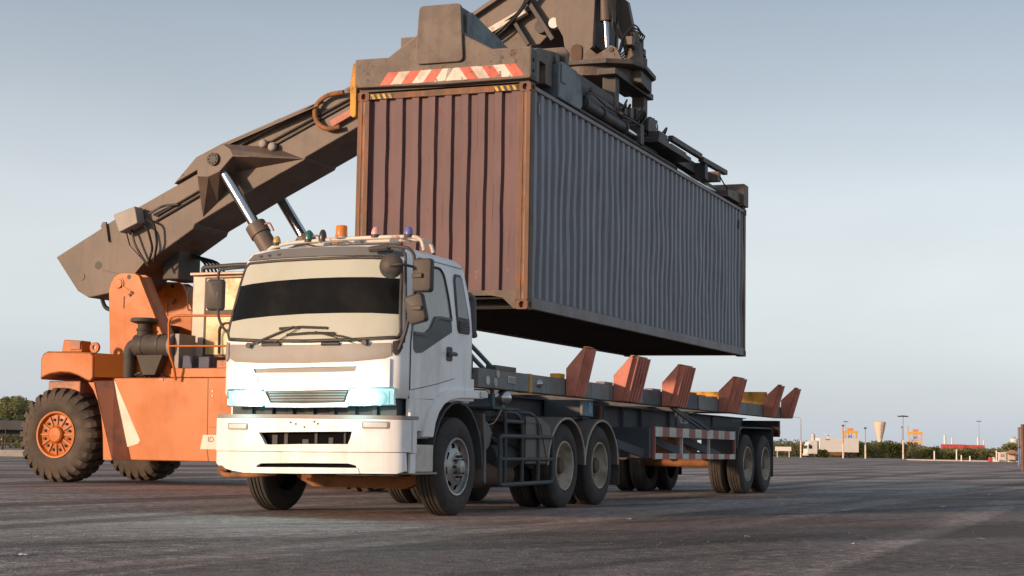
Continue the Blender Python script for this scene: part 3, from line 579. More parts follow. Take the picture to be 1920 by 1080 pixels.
def wheel(th, u, v, r, far=False, dual=False, style='front', parent=None, mt='tyre', rot=0.0, w=0.28):
    """road wheel: outer face at v (near side) looking to -v, or far side looking to +v"""
    s = -1 if far else 1; rim = r * 0.575
    P0 = Vector((u, v, r))
    m = MB(); m.lathe(tyre_prof(r, rim, w), (0,0,0), (0,1,0), 56)
    if dual: m.lathe(tyre_prof(r, rim, w), (0, w + 0.05, 0), (0,1,0), 56)
    def put(m, name, mm, par, smooth=35):
        if far: bmesh.ops.rotate(m.bm, verts=m.bm.verts[:], cent=(0,0,0), matrix=Matrix.Rotation(math.pi, 3, 'Z'))
        if rot: bmesh.ops.rotate(m.bm, verts=m.bm.verts[:], cent=(0, 0.14 * s, 0), matrix=Matrix.Rotation(rot, 3, 'Z'))
        bmesh.ops.translate(m.bm, verts=m.bm.verts[:], vec=P0)
        return th.part(m, name, mm, par, smooth=smooth)
    t = put(m, 'wheel', mt, parent)
    if style == 'front':
        m = MB(); m.lathe([(rim + 0.012, 0.016), (rim + 0.004, 0.004), (rim - 0.012, 0.006), (rim - 0.016, 0.04), (rim - 0.03, 0.06)], (0,0,0), (0,1,0), 48)
        yo = lambda q: 0.06 - 0.05 * (1 - ((q - 0.14) / (rim - 0.17)) ) if q > 0.14 else 0.01
        disc_holes(m, [rim - 0.03, rim - 0.05, rim - 0.075, rim - 0.1, 0.17, 0.14], 8, (1, 2), yo, 64, 8, 3)
        put(m, 'rim', 'rim_chrome', t)
        m = MB(); m.lathe([(rim - 0.01, 0.10), (0.0, 0.10)], (0,0,0), (0,1,0), 32); put(m, 'brake_drum', 'hub_dark', t)
        m = MB(); m.lathe([(0.145, 0.012), (0.14, 0.0), (0.085, -0.004), (0.08, -0.03), (0.065, -0.055), (0.0, -0.06)], (0,0,0), (0,1,0), 28)
        h = put(m, 'hub', 'rim_chrome', t)
        for k in range(10):
            a = 2*math.pi*k/10; m = MB(); m.cyl((math.cos(a)*0.113, 0.0, math.sin(a)*0.113), (math.cos(a)*0.113, -0.035, math.sin(a)*0.113), 0.015, n=6); put(m, 'wheel_nut', 'hub_dark', t)
    else:
        m = MB(); m.lathe([(rim + 0.012, 0.016), (rim + 0.004, 0.003), (rim - 0.012, 0.006), (rim - 0.018, 0.04), (rim - 0.03, 0.09), (rim - 0.045, 0.13), (rim - 0.06, 0.15)], (0,0,0), (0,1,0), 48)
        disc_holes(m, [rim - 0.06, rim - 0.075, rim - 0.1, rim - 0.12, 0.15, 0.13], 8, (1,), lambda q: 0.15 + 0.02 * (q < 0.16), 64, 8, 3)
        put(m, 'rim', 'rim_cream', t)
        m = MB(); m.lathe([(rim - 0.02, 0.19), (0.0, 0.19)], (0,0,0), (0,1,0), 32); put(m, 'brake_drum', 'hub_dark', t)
        m = MB(); m.lathe([(0.135, 0.165), (0.12, 0.15), (0.1, 0.06), (0.09, 0.045), (0.0, 0.04)], (0,0,0), (0,1,0), 24); put(m, 'hub', 'chassis_brown', t)
    return t

# ------------------------------------------------------------------ tractor unit (frame TM)
tk = Thing('tractor_truck', 'white cab-over tractor truck with lit headlights and beacons on its roof rack', 'truck', TM, (0.0, 1.15, 0))
P = tk.part
VC = 1.05
def hw(z): return 1.03 if z < 1.95 else 1.03 - 0.08 * ((z - 1.95) / 0.7) ** 1.2
def uf(z): return -1.52 if z < 1.72 else -1.52 + 0.22 * ((z - 1.72) / 0.9) ** 1.15
def fr(v, z): 
    t = min(1, abs(v - VC) / hw(z)); return uf(z) + 0.07*t*t + 0.24*(1 - (1 - t**6)**(1/6))
def bf(v, z):
    t = min(1, abs(v - VC) / 1.09); return -1.60 + 0.10*t*t + 0.24*(1 - (1 - t**6)**(1/6))
TS = [0, 0.2, 0.4, 0.6, 0.75, 0.85, 0.91, 0.95, 0.975, 0.99, 0.997, 1.0]
TS = [-t for t in TS[:0:-1]] + TS
VCUT = [VC + t * 1.03 for t in TS if abs(t) < 1] ; BCUT = [VC + t * 1.09 for t in TS if abs(t) < 1]
ZCUT = [1.72, 1.85, 1.95, 2.1, 2.25, 2.4, 2.5, 2.6]
UR = 0.38
def ring(z, ins=0.0, low=None):
    zz = min(z, 2.66); h = hw(zz); out = []
    for t in TS: out.append((fr(VC + t*h, zz), VC + t*h))
    for a in (0.35, 0.65, 0.86, 0.93): out.append((-1.2 + (UR + 1.2)*a, VC + h))
    for k in range(1, 4): q = k*math.pi/6; out.append((UR - 0.09 + 0.09*math.sin(q), VC + h - 0.09 + 0.09*math.cos(q)))
    for k in range(0, 3): q = k*math.pi/6; out.append((UR - 0.09 + 0.09*math.cos(q), VC - h + 0.09 - 0.09*math.sin(q)))
    for a in (0.93, 0.86, 0.65, 0.35): out.append((-1.2 + (UR + 1.2)*a, VC - h))
    top = max(0, z - 2.3) * 0.28   # the rear wall leans in at the top
    res = []
    for (u, v) in out:
        uu = u
        if u > -1.0: uu = u - top * (u + 1.0) / 1.4
        cu, cv = -0.5, VC
        res.append((uu + (cu - uu) * ins / 0.9, v + (cv - v) * ins / 1.0, z))
    return res
m = MB(); m.ringloft([ring(z, i) for z, i in ((1.2,0.02),(1.24,0),(1.5,0),(1.72,0),(1.85,0),(1.95,0),(2.1,0),(2.25,0),(2.4,0),(2.5,0),(2.6,0),(2.66,0.0),(2.70,0.022),(2.735,0.06),(2.76,0.12),(2.785,0.25),(2.80,0.45),(2.805,0.7))])
cab = P(m, 'cab', 'white_paint', smooth=35)
def front(poly, name, mm, off, thick=None, parent=None, fn=fr, cuts=None, smooth=30, zc=ZCUT, bev=0):
    m = MB(); m.drape(poly, lambda v, z: fn(v, z) - off, 0, {1: cuts or VCUT, 2: zc}, off - 0.004 if thick is None else thick)
    return P(m, name, mm, parent or cab, smooth=smooth, bev=bev)
def oval_poly(v0, z0, v1, z1, r, n=4): return rrect(v0, z0, v1, z1, r, n)
# windscreen: dark glass with pale films above and below
wsp = [(2.0,1.80),(1.6,1.775),(1.05,1.765),(0.5,1.775),(0.06,1.80),(0.045,1.85),(0.075,2.1),(0.115,2.45),(0.14,2.57),(0.18,2.615),(0.6,2.625),(1.05,2.625),(1.5,2.62),(1.9,2.61),(1.95,2.565),(1.975,2.45),(2.01,2.1),(2.03,1.85)]
front(wsp, 'windscreen', 'glass_dark', 0.012)
ws = cab.children[-1]
lo_top = [(0.062,2.032),(0.35,2.046),(0.69,2.05),(1.1,2.046),(1.5,2.03),(1.8,2.01),(2.018,1.985)]
front([(2.028,1.85),(2.0,1.80),(1.6,1.775),(1.05,1.765),(0.5,1.775),(0.06,1.80),(0.047,1.85)] + lo_top, 'lower_film', 'film_pale', 0.016, 0.004, ws)
hi_bot = [(0.106,2.402),(0.4,2.418),(0.75,2.423),(1.1,2.42),(1.5,2.405),(1.8,2.385),(1.986,2.366)]
front(hi_bot + [(1.975,2.45),(1.95,2.565),(1.9,2.61),(1.5,2.62),(1.05,2.625),(0.6,2.625),(0.18,2.615),(0.14,2.57),(0.117,2.45)], 'upper_film', 'film_pale', 0.016, 0.004, ws)
m = MB(); pp = []
N = len(wsp)
for i in range(N):
    a, b = wsp[i], wsp[(i+1) % N]
    for k in range(6):
        v = a[0] + (b[0]-a[0])*k/6; z = a[1] + (b[1]-a[1])*k/6; pp.append((fr(v, z) - 0.012, v, z))
pp += pp[:2]; m.tube(pp, 0.019, 6); P(m, 'windscreen_gasket', 'trim_black', ws, smooth=60)
# visor band over the windscreen
front([(1.93,2.64),(1.5,2.65),(1.05,2.655),(0.6,2.65),(0.13,2.64),(0.15,2.72),(0.6,2.745),(1.05,2.75),(1.5,2.745),(1.86,2.70)], 'visor', 'plastic_grey', 0.03, 0.10)
vis = cab.children[-1]
for (a, b, z0, z1) in ((0.23, 0.47, 2.68, 2.71), (1.5, 1.54, 2.675, 2.70), (1.62, 1.66, 2.67, 2.695), (1.73, 1.77, 2.665, 2.69)):
    front(oval_poly(a, z0, b, z1, 0.01, 3), 'visor_recess', 'trim_black', 0.036, 0.01, vis)
# grey panel under the glass
front([(1.99,1.745),(1.5,1.735),(1.05,1.73),(0.6,1.735),(0.115,1.745),(0.11,1.62),(0.18,1.59),(0.5,1.56),(1.05,1.545),(1.6,1.55),(1.9,1.565),(1.975,1.60)], 'wiper_panel', 'panel_grey', 0.010)
wp = cab.children[-1]
front([(0.10,1.76),(0.10,1.655),(0.075,1.62),(0.045,1.64),(0.026,1.70),(0.03,1.78)], 'corner_vane', 'mirror_brown', 0.016)
front([(2.07,1.78),(2.075,1.70),(2.06,1.60),(2.03,1.57),(1.995,1.60),(2.0,1.76)], 'corner_vane', 'panel_grey', 0.016)
# front hood panel built round its air slots
def hood(poly, nm='hood_panel'): return front(poly, nm, 'white_paint', 0.026)
hood([(1.985,1.535),(1.9,1.553),(1.6,1.535),(1.05,1.53),(0.5,1.545),(0.15,1.575),(0.115,1.585),(0.115,1.51),(0.45,1.511),(1.645,1.488),(1.985,1.50)])
hood([(1.985,1.50),(1.645,1.488),(1.622,1.445),(1.605,1.405),(1.585,1.352),(1.5,1.285),(1.985,1.285)]); hood([(0.115,1.51),(0.45,1.511),(0.47,1.456),(0.485,1.416),(0.515,1.358),(0.54,1.302),(0.115,1.302)])
hood([(1.622,1.445),(1.05,1.447),(0.47,1.456),(0.485,1.416),(1.05,1.407),(1.605,1.405)])
hood([(1.585,1.352),(0.515,1.358),(0.54,1.302),(0.525,1.28),(1.05,1.265),(1.49,1.262),(1.5,1.285)])
hood([(1.495,1.255),(1.42,1.142),(1.05,1.137),(0.565,1.15),(0.525,1.27),(0.505,1.27),(0.545,1.105),(1.05,1.095),(1.48,1.098),(1.52,1.255)])
front([(1.66,1.50),(1.6,1.43),(0.45,1.44),(0.43,1.52)], 'slot_back', 'panel_grey', 0.007, 0.003)
front([(1.62,1.42),(1.57,1.34),(0.5,1.345),(0.47,1.43)], 'slot_back', 'white_paint', 0.012, 0.006)
front([(1.51,1.27),(1.40,1.12),(0.55,1.13),(0.51,1.29)], 'grille_back', 'trim_black', 0.007, 0.003)
for k in range(4):
    z = 1.162 + k * 0.027; ins = 0.03 * (3 - k) / 3
    front([(1.45 - ins, z), (1.45 - ins, z + 0.012), (0.56 + ins, z + 0.02), (0.56 + ins, z + 0.008)], 'grille_slat', 'steel_blue', 0.022, 0.012)
# headlights
for pol, bx in (([(1.978,1.272),(1.532,1.272),(1.497,1.108),(1.967,1.108)], (1.68, 1.86)), ([(0.503,1.290),(0.078,1.298),(0.066,1.128),(0.532,1.118)], (0.40, 0.22))):
    front(pol, 'headlight', 'lamp_on', 0.022); hl = cab.children[-1]; hl['label'] = 'lit headlight with a pale cyan glow'
    for q, bv in enumerate(bx):
        zc_ = 1.195; m = MB(); u = fr(bv, zc_) - 0.024
        m.lathe([(0.078, 0.0), (0.066, -0.008), (0.038, -0.016), (0.0, -0.018)], (u, bv, zc_), (1,0,0), 20); P(m, 'bulb', 'bulb_on' if q == 0 else 'lamp_on', hl, smooth=60)
    for q in range(5):
        bv = min(p_[0] for p_ in pol) + 0.05 + q*0.085; m = MB(); m.tube([(fr(bv, z_) - 0.024, bv, z_) for z_ in (1.13, 1.2, 1.265)], 0.004, 5); P(m, 'lens_flute', 'steel_bright', hl, smooth=60)
    ld = bpy.data.lights.new('headlight_beam', 'POINT'); ld.energy = 9; ld.color = (0.35, 0.92, 1.0); ld.shadow_soft_size = 0.08
    lo_ = bpy.data.objects.new('headlight_beam', ld); col.objects.link(lo_); lo_.parent = hl; bv = bx[0]; lo_.location = (fr(bv, 1.19) - 0.10 - tk.off[0], bv - tk.off[1], 1.19)
    m = MB(); cy_ = [(fr(a, b) - 0.024, a, b) for i in range(len(pol)) for (a, b) in [tuple(pol[i][j] + (pol[(i+1) % 4][j] - pol[i][j])*k/8 for j in (0,1)) for k in range(8)]]
    m.tube(cy_ + cy_[:2], 0.007, 6); P(m, 'headlight_rim', 'steel_bright', hl, smooth=60)
# dark gap with cooling pack, and the lower cab structure
m = MB(); m.box((-1.32, 0.1, 0.62), (-0.9, 2.0, 1.19)); P(m, 'radiator', 'chassis', cab)
for k in range(7): m = MB(); a = 0.3 + k*0.24; m.box((-1.36, a, 0.7), (-1.32, a + 0.05 + 0.04*(k % 2), 1.16)); P(m, 'radiator_brace', 'chassis', cab)
# bumper: two halves round the air inlet, grey top strip and valance
bp_u = [(2.14,0.985),(-0.04,0.985),(-0.04,0.80),(0.475,0.80),(0.46,0.862),(1.05,0.852),(1.52,0.842),(1.475,0.785),(2.14,0.785)]
bp_l = [(2.14,0.785),(1.475,0.785),(1.44,0.728),(1.4,0.72),(1.05,0.73),(0.5,0.738),(0.475,0.80),(-0.04,0.80),(-0.04,0.668),(1.05,0.655),(2.14,0.65)]
m = MB()
for pol in (bp_u, bp_l): m.drape(pol, bf, 0, {1: BCUT, 2: []}, 0.05)
for v in (-0.04, 2.14): m.box((-1.262, min(v, v + (0.03 if v < 1 else -0.03)), 0.662), (-1.13, max(v, v + (0.03 if v < 1 else -0.03)), 0.985))
bmp = P(m, 'bumper', 'white_paint', smooth=35)
m = MB(); m.drape([(2.14,1.025),(-0.04,1.025),(-0.04,0.989),(2.14,0.989)], lambda v, z: bf(v, z) + 0.012, 0, {1: BCUT}, 0.16); m.box((-1.25, -0.035, 0.989), (-1.13, 0.06, 1.02)); P(m, 'bumper_top', 'panel_grey', bmp, smooth=35)
va = [(2.12,0.645),(1.05,0.65),(-0.03,0.662),(-0.035,0.48),(0.02,0.455),(0.38,0.452),(0.42,0.53),(0.5,0.548),(1.05,0.542),(1.49,0.532),(1.535,0.515),(1.6,0.435),(1.7,0.432),(1.85,0.45),(1.95,0.47),(2.0,0.5),(2.06,0.5),(2.12,0.53)]
m = MB(); m.drape(va, lambda v, z: bf(v, z) + 0.018, 0, {1: BCUT}, 0.05); m.box((-1.25, -0.03, 0.46), (-1.13, -0.005, 0.655)); P(m, 'valance', 'white_paint', bmp, smooth=35)
m = MB(); m.drape([(1.548,0.492),(1.05,0.500),(0.397,0.506),(0.374,0.452),(1.05,0.438),(1.606,0.432)], lambda v, z: bf(v, z) + 0.006, 0, {1: BCUT}, 0.06); P(m, 'lower_lip', 'white_paint', bmp, smooth=35)
m = MB(); m.box((-1.5, 0.2, 0.44), (-1.42, 1.85, 0.9)); P(m, 'inlet_shade_plate', 'void_black', bmp)  # near-black plate painted as the shade inside the inlet and lower slot
for a, w_, zt in ((0.56,0.02,0.86),(0.70,0.05,0.80),(0.88,0.03,0.86),(0.98,0.07,0.78),(1.22,0.04,0.86),(1.34,0.06,0.82)): m = MB(); m.box((-1.512, a, 0.66), (-1.5, a + w_, zt)); P(m, 'inlet_rib', 'chassis', bmp)
for (a, b, z0, z1) in ((1.655, 1.915, 0.868, 0.937), (0.085, 0.355, 0.895, 0.966)):
    m = MB(); m.drape(rrect(a, z0, b, z1, 0.015, 3), lambda v, z: bf(v, z) - 0.008, 0, {1: BCUT}, 0.008); q = P(m, 'indicator_lamp', 'panel_grey', bmp, smooth=35)
    m = MB(); m.drape(rrect(a + 0.016, z0 + 0.012, b - 0.016, z1 - 0.012, 0.01, 3), lambda v, z: bf(v, z) - 0.012, 0, {1: BCUT}, 0.006); P(m, 'lens', 'lamp_clear', q, smooth=35)
for (v, z) in ((1.08,0.93),(1.14,0.945),(0.98,0.90),(0.87,0.955),(0.83,0.935)):
    m = MB(); u = bf(v, z); m.cyl((u - 0.002, v, z), (u + 0.01, v, z), 0.011, n=8); P(m, 'bolt_hole', 'trim_black', bmp)
m = MB(); m.tube([(-1.35, 2.1, 0.44), (-1.5, 1.95, 0.40), (-1.52, 1.6, 0.41), (-1.4, 1.4, 0.44)], 0.028, 8, 0.08); P(m, 'tow_rail', 'axle_orange', bmp, smooth=50)
m = MB(); m.box((-1.4, 2.0, 0.40), (-1.3, 2.11, 0.5)); P(m, 'broken_bracket', 'axle_orange', bmp, bev=0.01)
# wipers
def sw(v, z, o=0.035): return (fr(v, z) - o, v, z)
for arm, arm2, blade in (([(1.704,1.728),(1.45,1.82),(1.19,1.915)], [(1.42,1.735),(1.25,1.83),(1.12,1.905)], [(1.36,1.892),(1.1,1.905),(0.8,1.892)]), ([(0.37,1.743),(0.6,1.805),(0.93,1.855)], [(0.5,1.742),(0.7,1.80),(0.9,1.848)], [(1.26,1.827),(1.0,1.842),(0.71,1.837)])):
    m = MB(); m.tube([sw(*q) for q in arm], 0.011, 6); wi = P(m, 'wiper', 'trim_black', smooth=60)
    m = MB(); m.tube([sw(*q) for q in arm2], 0.005, 5); P(m, 'wiper_link', 'trim_black', wi, smooth=60)
    m = MB(); m.tube([sw(*q, 0.022) for q in blade], 0.012, 5); m.tube([sw(q[0], q[1] + 0.012, 0.035) for q in (blade[0], blade[1], blade[2])], 0.006, 5); P(m, 'wiper_blade', 'hose', wi, smooth=60)
    m = MB(); p0 = sw(*arm[0]); m.cyl((p0[0] + 0.02, p0[1], p0[2]), (p0[0] - 0.02, p0[1], p0[2]), 0.028, n=12); P(m, 'wiper_pivot', 'trim_black', wi, smooth=40)
for a, b in ((1.33, 1.55), (0.65, 0.85)):
    m = MB(); m.tube([sw(a, 1.735, 0.02), sw(b, 1.735, 0.02)], 0.018, 8); P(m, 'grab_handle', 'trim_black', wp, smooth=60)
# doors, windows (near and far side)
def sv(z): return VC - hw(min(max(z, 1), 2.66))
def side(poly, name, mm, off, thick, parent, far=False, bev=0.0, smooth=30):
    m = MB()
    fn = (lambda u, z: sv(z) - off) if not far else (lambda u, z: 2*VC - sv(z) + off)
    m.drape(poly, fn, 1, {2: ZCUT, 0: []}, thick if not far else -thick); return P(m, name, mm, parent, smooth=smooth, bev=bev)
for far in (False, True):
    door = side([(-1.205,1.29),(-1.205,1.76),(-1.15,2.1),(-1.04,2.5),(-0.98,2.62),(-0.9,2.648),(-0.24,2.648),(-0.20,2.6),(-0.13,2.2),(-0.10,1.85),(-0.12,1.6),(-0.15,1.455),(-0.6,1.375)], 'door', 'white_paint', 0.012, 0.010, tk.o, far)
    dp_ = [(-1.205,1.29),(-1.205,1.76),(-1.15,2.1),(-1.04,2.5),(-0.98,2.62),(-0.9,2.648),(-0.24,2.648),(-0.20,2.6),(-0.13,2.2),(-0.10,1.85),(-0.12,1.6),(-0.15,1.455),(-0.6,1.375)]
    gp_ = []
    for a, b in zip(dp_, dp_[1:] + dp_[:1]):
        for k in range(5): u_ = a[0] + (b[0]-a[0])*k/5; z_ = a[1] + (b[1]-a[1])*k/5; gp_.append((u_, (sv(z_) - 0.004) if not far else 2*VC - sv(z_) + 0.004, z_))
    m = MB(); m.tube(gp_ + gp_[:2], 0.0075, 5); P(m, 'door_gap', 'trim_black', door, smooth=60)
    side([(-1.16,2.0),(-1.10,2.2),(-1.01,2.5),(-0.95,2.58),(-0.42,2.585),(-0.36,2.53),(-0.30,2.3),(-0.265,2.06),(-0.55,2.06),(-0.65,2.05),(-0.78,1.92),(-0.9,1.86),(-1.17,1.86)], 'window_glass', 'glass_side', 0.016, 0.004, door, far)
    side([(-1.17,1.855),(-0.9,1.855),(-0.78,1.915),(-0.66,2.045),(-0.55,2.055),(-0.262,2.055),(-0.255,1.95),(-0.27,1.93),(-0.97,1.675),(-1.10,1.665),(-1.16,1.70)], 'window_trim', 'plastic_grey', 0.02, 0.008, door, far)
    side([(-1.17,1.875),(-0.91,1.88),(-0.80,1.935),(-0.67,2.068),(-0.55,2.08),(-0.262,2.08),(-0.262,2.05),(-0.55,2.05),(-0.655,2.035),(-0.78,1.91),(-0.9,1.85),(-1.17,1.845)], 'trim_ridge', 'plastic_grey', 0.034, 0.02, door, far)
    m = MB(); y = lambda z: (sv(z) - 0.018) if not far else 2*VC - sv(z) + 0.018
    m.tube([(u, y(z), z) for u, z in ((-1.165,1.98),(-1.10,2.2),(-1.01,2.5),(-0.94,2.59),(-0.43,2.595),(-0.35,2.53),(-0.29,2.3),(-0.255,2.06))], 0.014, 6, 0.05); P(m, 'window_seal', 'trim_black', door, smooth=60)
    side(rrect(-0.375, 1.625, -0.235, 1.775, 0.03, 3), 'handle_recess', 'trim_black', 0.02, 0.012, door, far)
    yy = sv(1.7) - 0.05 if not far else 2*VC - sv(1.7) + 0.05
    m = MB(); m.tube([(-0.36, yy, 1.70), (-0.24, yy, 1.705), (-0.21, yy, 1.70)], 0.022, 8); P(m, 'door_handle', 'plastic_grey', door, smooth=60)
    rw = side([(-0.10,2.09),(-0.085,2.5),(-0.06,2.565),(-0.02,2.58),(0.10,2.58),(0.14,2.54),(0.235,2.09),(0.23,1.97),(0.20,1.94),(-0.04,1.94),(-0.085,1.98)], 'quarter_window', 'trim_black', 0.010, 0.008, cab, far)
    side([(-0.07,2.11),(-0.055,2.5),(-0.03,2.55),(0.09,2.55),(0.12,2.52),(0.205,2.11)], 'window_glass', 'glass_rear', 0.014, 0.004, rw, far)
    for k in range(6): side([(-0.05,1.955 + k*0.021),(0.205,1.955 + k*0.021),(0.205,1.966 + k*0.021),(-0.05,1.966 + k*0.021)], 'vent_slat', 'plastic_grey', 0.024, 0.016, rw, far)
    side([(-1.205,1.205),(-1.205,1.28),(-0.6,1.365),(-0.15,1.445),(0.36,1.465),(0.36,1.225)], 'sill_panel', 'white_paint', 0.009, 0.008, cab, far)
    side([(-0.9,2.655),(0.18,2.655),(0.18,2.662),(-0.9,2.662)], 'roof_gutter', 'panel_grey', 0.006, 0.006, cab, far)
    # wheel arch
    y0, y1 = (-0.035, 0.30) if not far else (2*VC - 0.30, 2*VC + 0.035)
    outer = [(-0.97,0.82),(-0.90,0.95),(-0.80,1.09),(-0.66,1.21),(-0.48,1.29),(-0.3,1.325),(0.0,1.34),(0.3,1.345),(0.60,1.35),(0.64,1.32),(0.63,1.27)]
    inner = [(0.5,1.255),(0.2,1.25),(-0.1,1.24),(-0.32,1.215),(-0.48,1.165),(-0.6,1.08),(-0.68,0.97),(-0.73,0.82)]
    m = MB(); m.prism(outer + inner, 1, y0, y1); fd = P(m, 'wheel_arch', 'white_paint', bev=0.012)
    y0, y1 = (0.004, 0.06) if not far else (2*VC - 0.06, 2*VC - 0.004)
    m = MB(); m.prism([(-1.2,0.88),(-1.2,1.205),(-0.5,1.205),(-0.66,1.18),(-0.82,1.05),(-0.93,0.88)], 1, y0, y1); P(m, 'fender_panel', 'white_paint', fd, bev=0.006)
    y0, y1 = (-0.05, -0.036) if not far else (2*VC + 0.036, 2*VC + 0.05)
    m = MB(); m.prism(rrect(0.42, 1.27, 0.61, 1.335, 0.012, 3), 1, y0, y1); P(m, 'side_marker', 'lamp_clear', fd, bev=0.003)
    y0, y1 = (0.01, 0.3) if not far else (2*VC - 0.3, 2*VC - 0.01)
    m = MB(); m.box((-1.12, y0, 0.805), (-0.76, y1, 0.845)); P(m, 'step', 'panel_grey', fd, bev=0.006)
    m = MB(); m.box((-1.10, y0 if far else 0.0, 0.47), (-0.66, y1, 0.745)); P(m, 'corner_plate', 'old_white', fd, bev=0.008)
    m = MB(); m.box((-1.16, y0 - 0.02, 0.445), (-0.58, y1 + 0.01, 0.466)); P(m, 'step_plate', 'panel_grey', fd, bev=0.004)
    # inner arch liner and mud flap behind the front wheel
    m = MB(); y0, y1 = (0.02, 0.4) if not far else (1.9, 2.28)
    arc = [(0.66*math.cos(a), 0.52 + 0.70*math.sin(a)) for a in (R(q) for q in range(0, 181, 15))]
    m.prism(arc + [(p[0]*0.965, 0.52 + (p[1]-0.52)*0.965) for p in arc[::-1]], 1, y0, y1); P(m, 'arch_liner', 'chassis', fd, smooth=40)
    m = MB(); m.prism([(0.64,1.1),(0.70,0.75),(0.70,0.36),(0.74,0.32),(0.76,0.36),(0.75,0.8),(0.70,1.1)], 1, y0, y1); P(m, 'mud_flap', 'fender_dark', fd, bev=0.005)
# cab rear details
m = MB(); m.tube([(0.42, 0.12, 2.40), (0.50, 0.10, 2.36), (0.56, 0.12, 2.0), (0.6, 0.12, 1.95)], 0.035, 8, 0.1); P(m, 'air_snorkel', 'plastic_grey', cab, smooth=60)
m = MB(); m.box((0.40, 0.06, 1.55), (0.44, 0.16, 1.72)); P(m, 'rear_latch', 'trim_black', cab, bev=0.006)
# mirrors and their arms
m = MB(); m.tube([(-1.42, 0.30, 2.70), (-1.50, 0.10, 2.705), (-1.5, -0.08, 2.68), (-1.48, -0.135, 2.62), (-1.46, -0.14, 2.27), (-1.44, -0.075, 2.0), (-1.42, -0.03, 1.84), (-1.40, 0.05, 1.68)], 0.017, 8, 0.05); ma = P(m, 'mirror_arm', 'mirror_brown', smooth=60)
m = MB(); m.tube([(-1.33, 0.06, 2.66), (-1.40, 0.0, 2.64), (-1.40, -0.02, 1.9), (-1.36, 0.02, 1.75)], 0.014, 8, 0.05); P(m, 'mirror_strut', 'mirror_brown', ma, smooth=60)
m = MB(); m.tube([(-1.35, 0.42, 2.70), (-1.47, 0.15, 2.70)], 0.03, 8); P(m, 'arm_clamp', 'mirror_brown', ma, smooth=60)
def mirror_box(c, w_, h_, tilt, nm, par, yaw=0.0):
    m = MB(); q = rrect(-w_/2, -h_/2, w_/2, h_/2, 0.035, 4); rings = []
    for d, sc_ in ((-0.035, 0.86), (-0.03, 0.94), (-0.012, 1.0), (0.035, 1.0), (0.036, 0.93)): rings.append([(d, a*sc_, b*sc_) for a, b in q])
    m.ringloft(rings); bmesh.ops.transform(m.bm, verts=m.bm.verts[:], matrix=Matrix.Translation(c) @ Matrix.Rotation(yaw, 4, 'Z') @ Matrix.Rotation(tilt, 4, 'X'))
    return P(m, nm, 'mirror_brown', par, smooth=45)
mirror_box((-1.47, -0.232, 2.405), 0.205, 0.335, 0.0, 'mirror', ma); mirror_box((-1.47, -0.165, 2.075), 0.20, 0.29, R(-13), 'mirror', ma)
for z in (2.40, 2.08): m = MB(); m.beam((-1.49, -0.13, z), (-1.51, -0.25, z), 0.05, 0.045); P(m, 'mirror_bracket', 'mirror_brown', ma, bev=0.008)
m = MB(); m.lathe([(0.0, -0.05), (0.06, -0.045), (0.11, -0.015), (0.125, 0.02), (0.12, 0.03), (0.0, 0.03)], (-1.62, 0.05, 2.49), (1, 0.15, 0.0), 28); P(m, 'round_mirror', 'mirror_brown', ma, smooth=45)
m = MB(); m.tube([(-1.68, 0.03, 2.49), (-1.66, -0.08, 2.50), (-1.49, -0.135, 2.49)], 0.014, 8, 0.03); P(m, 'mirror_strut', 'mirror_brown', ma, smooth=60)
m = MB(); m.tube([(-1.2, 1.92, 2.58), (-1.27, 2.05, 2.565), (-1.28, 2.24, 2.55), (-1.28, 2.26, 2.50), (-1.28, 2.245, 2.06), (-1.27, 2.2, 1.95), (-1.25, 2.09, 1.84)], 0.015, 8, 0.05); mf = P(m, 'mirror_arm', 'mirror_brown', smooth=60)
mirror_box((-1.27, 2.29, 2.285), 0.19, 0.33, 0.0, 'mirror', mf, R(10)); m = MB(); m.box((-1.30, 2.24, 2.25), (-1.27, 2.32, 2.32)); P(m, 'mirror_bracket', 'mirror_brown', mf, bev=0.006)
# roof rack with beacons
rk = None
for du, dz in ((-0.82, 0), (-0.60, -0.01)):
    m = MB(); m.tube([(du, 1.96, 2.77), (du, 1.90, 2.83 + dz), (du, 1.70, 2.87 + dz), (du, 1.35, 2.885 + dz), (du, 1.05, 2.895 + dz), (du, 0.5, 2.895 + dz), (du, 0.20, 2.89 + dz), (du, 0.11, 2.86 + dz), (du, 0.075, 2.74)], 0.021, 8, 0.08)
    o = P(m, 'roof_rack' if rk is None else 'rack_bar', 'rack_white', rk, smooth=60); rk = rk or o
for v in (0.35, 1.05, 1.7): m = MB(); m.cyl((-0.82, v, 2.885), (-0.60, v, 2.875), 0.014, n=8); P(m, 'rack_bar', 'rack_white', rk, smooth=60)
for v, mm, r_, h_, z0, kind in ((1.835,'lens_yellow',0.042,0.075,2.88,'dome'),(1.442,'lens_green',0.044,0.10,2.905,'dome'),(1.274,'lens_dark',0.042,0.10,2.905,'dome'),(1.05,'lens_amber',0.062,0.105,2.93,'drum'),(0.645,'lens_pink',0.045,0.085,2.925,'dome'),(0.258,'lens_blue',0.046,0.085,2.915,'dome')):
    m = MB()
    if kind == 'drum': prof = [(r_*1.02, 0), (r_, 0.01), (r_*0.98, h_*0.9), (r_*0.9, h_), (0, h_)]
    else: prof = [(r_, 0), (r_*0.98, h_*0.3), (r_*0.82, h_*0.65), (r_*0.5, h_*0.92), (0, h_)]
    m.lathe(prof, (-0.82, v, z0), (0,0,1), 20); b_ = P(m, 'beacon', mm, rk, smooth=50)
    m = MB(); m.lathe([(0, -0.03), (r_*1.08, -0.03), (r_*1.08, 0.0), (0, 0.001)], (-0.82, v, z0), (0,0,1), 16); P(m, 'beacon_base', 'rack_white' if kind == 'drum' else 'trim_black', b_, smooth=40)
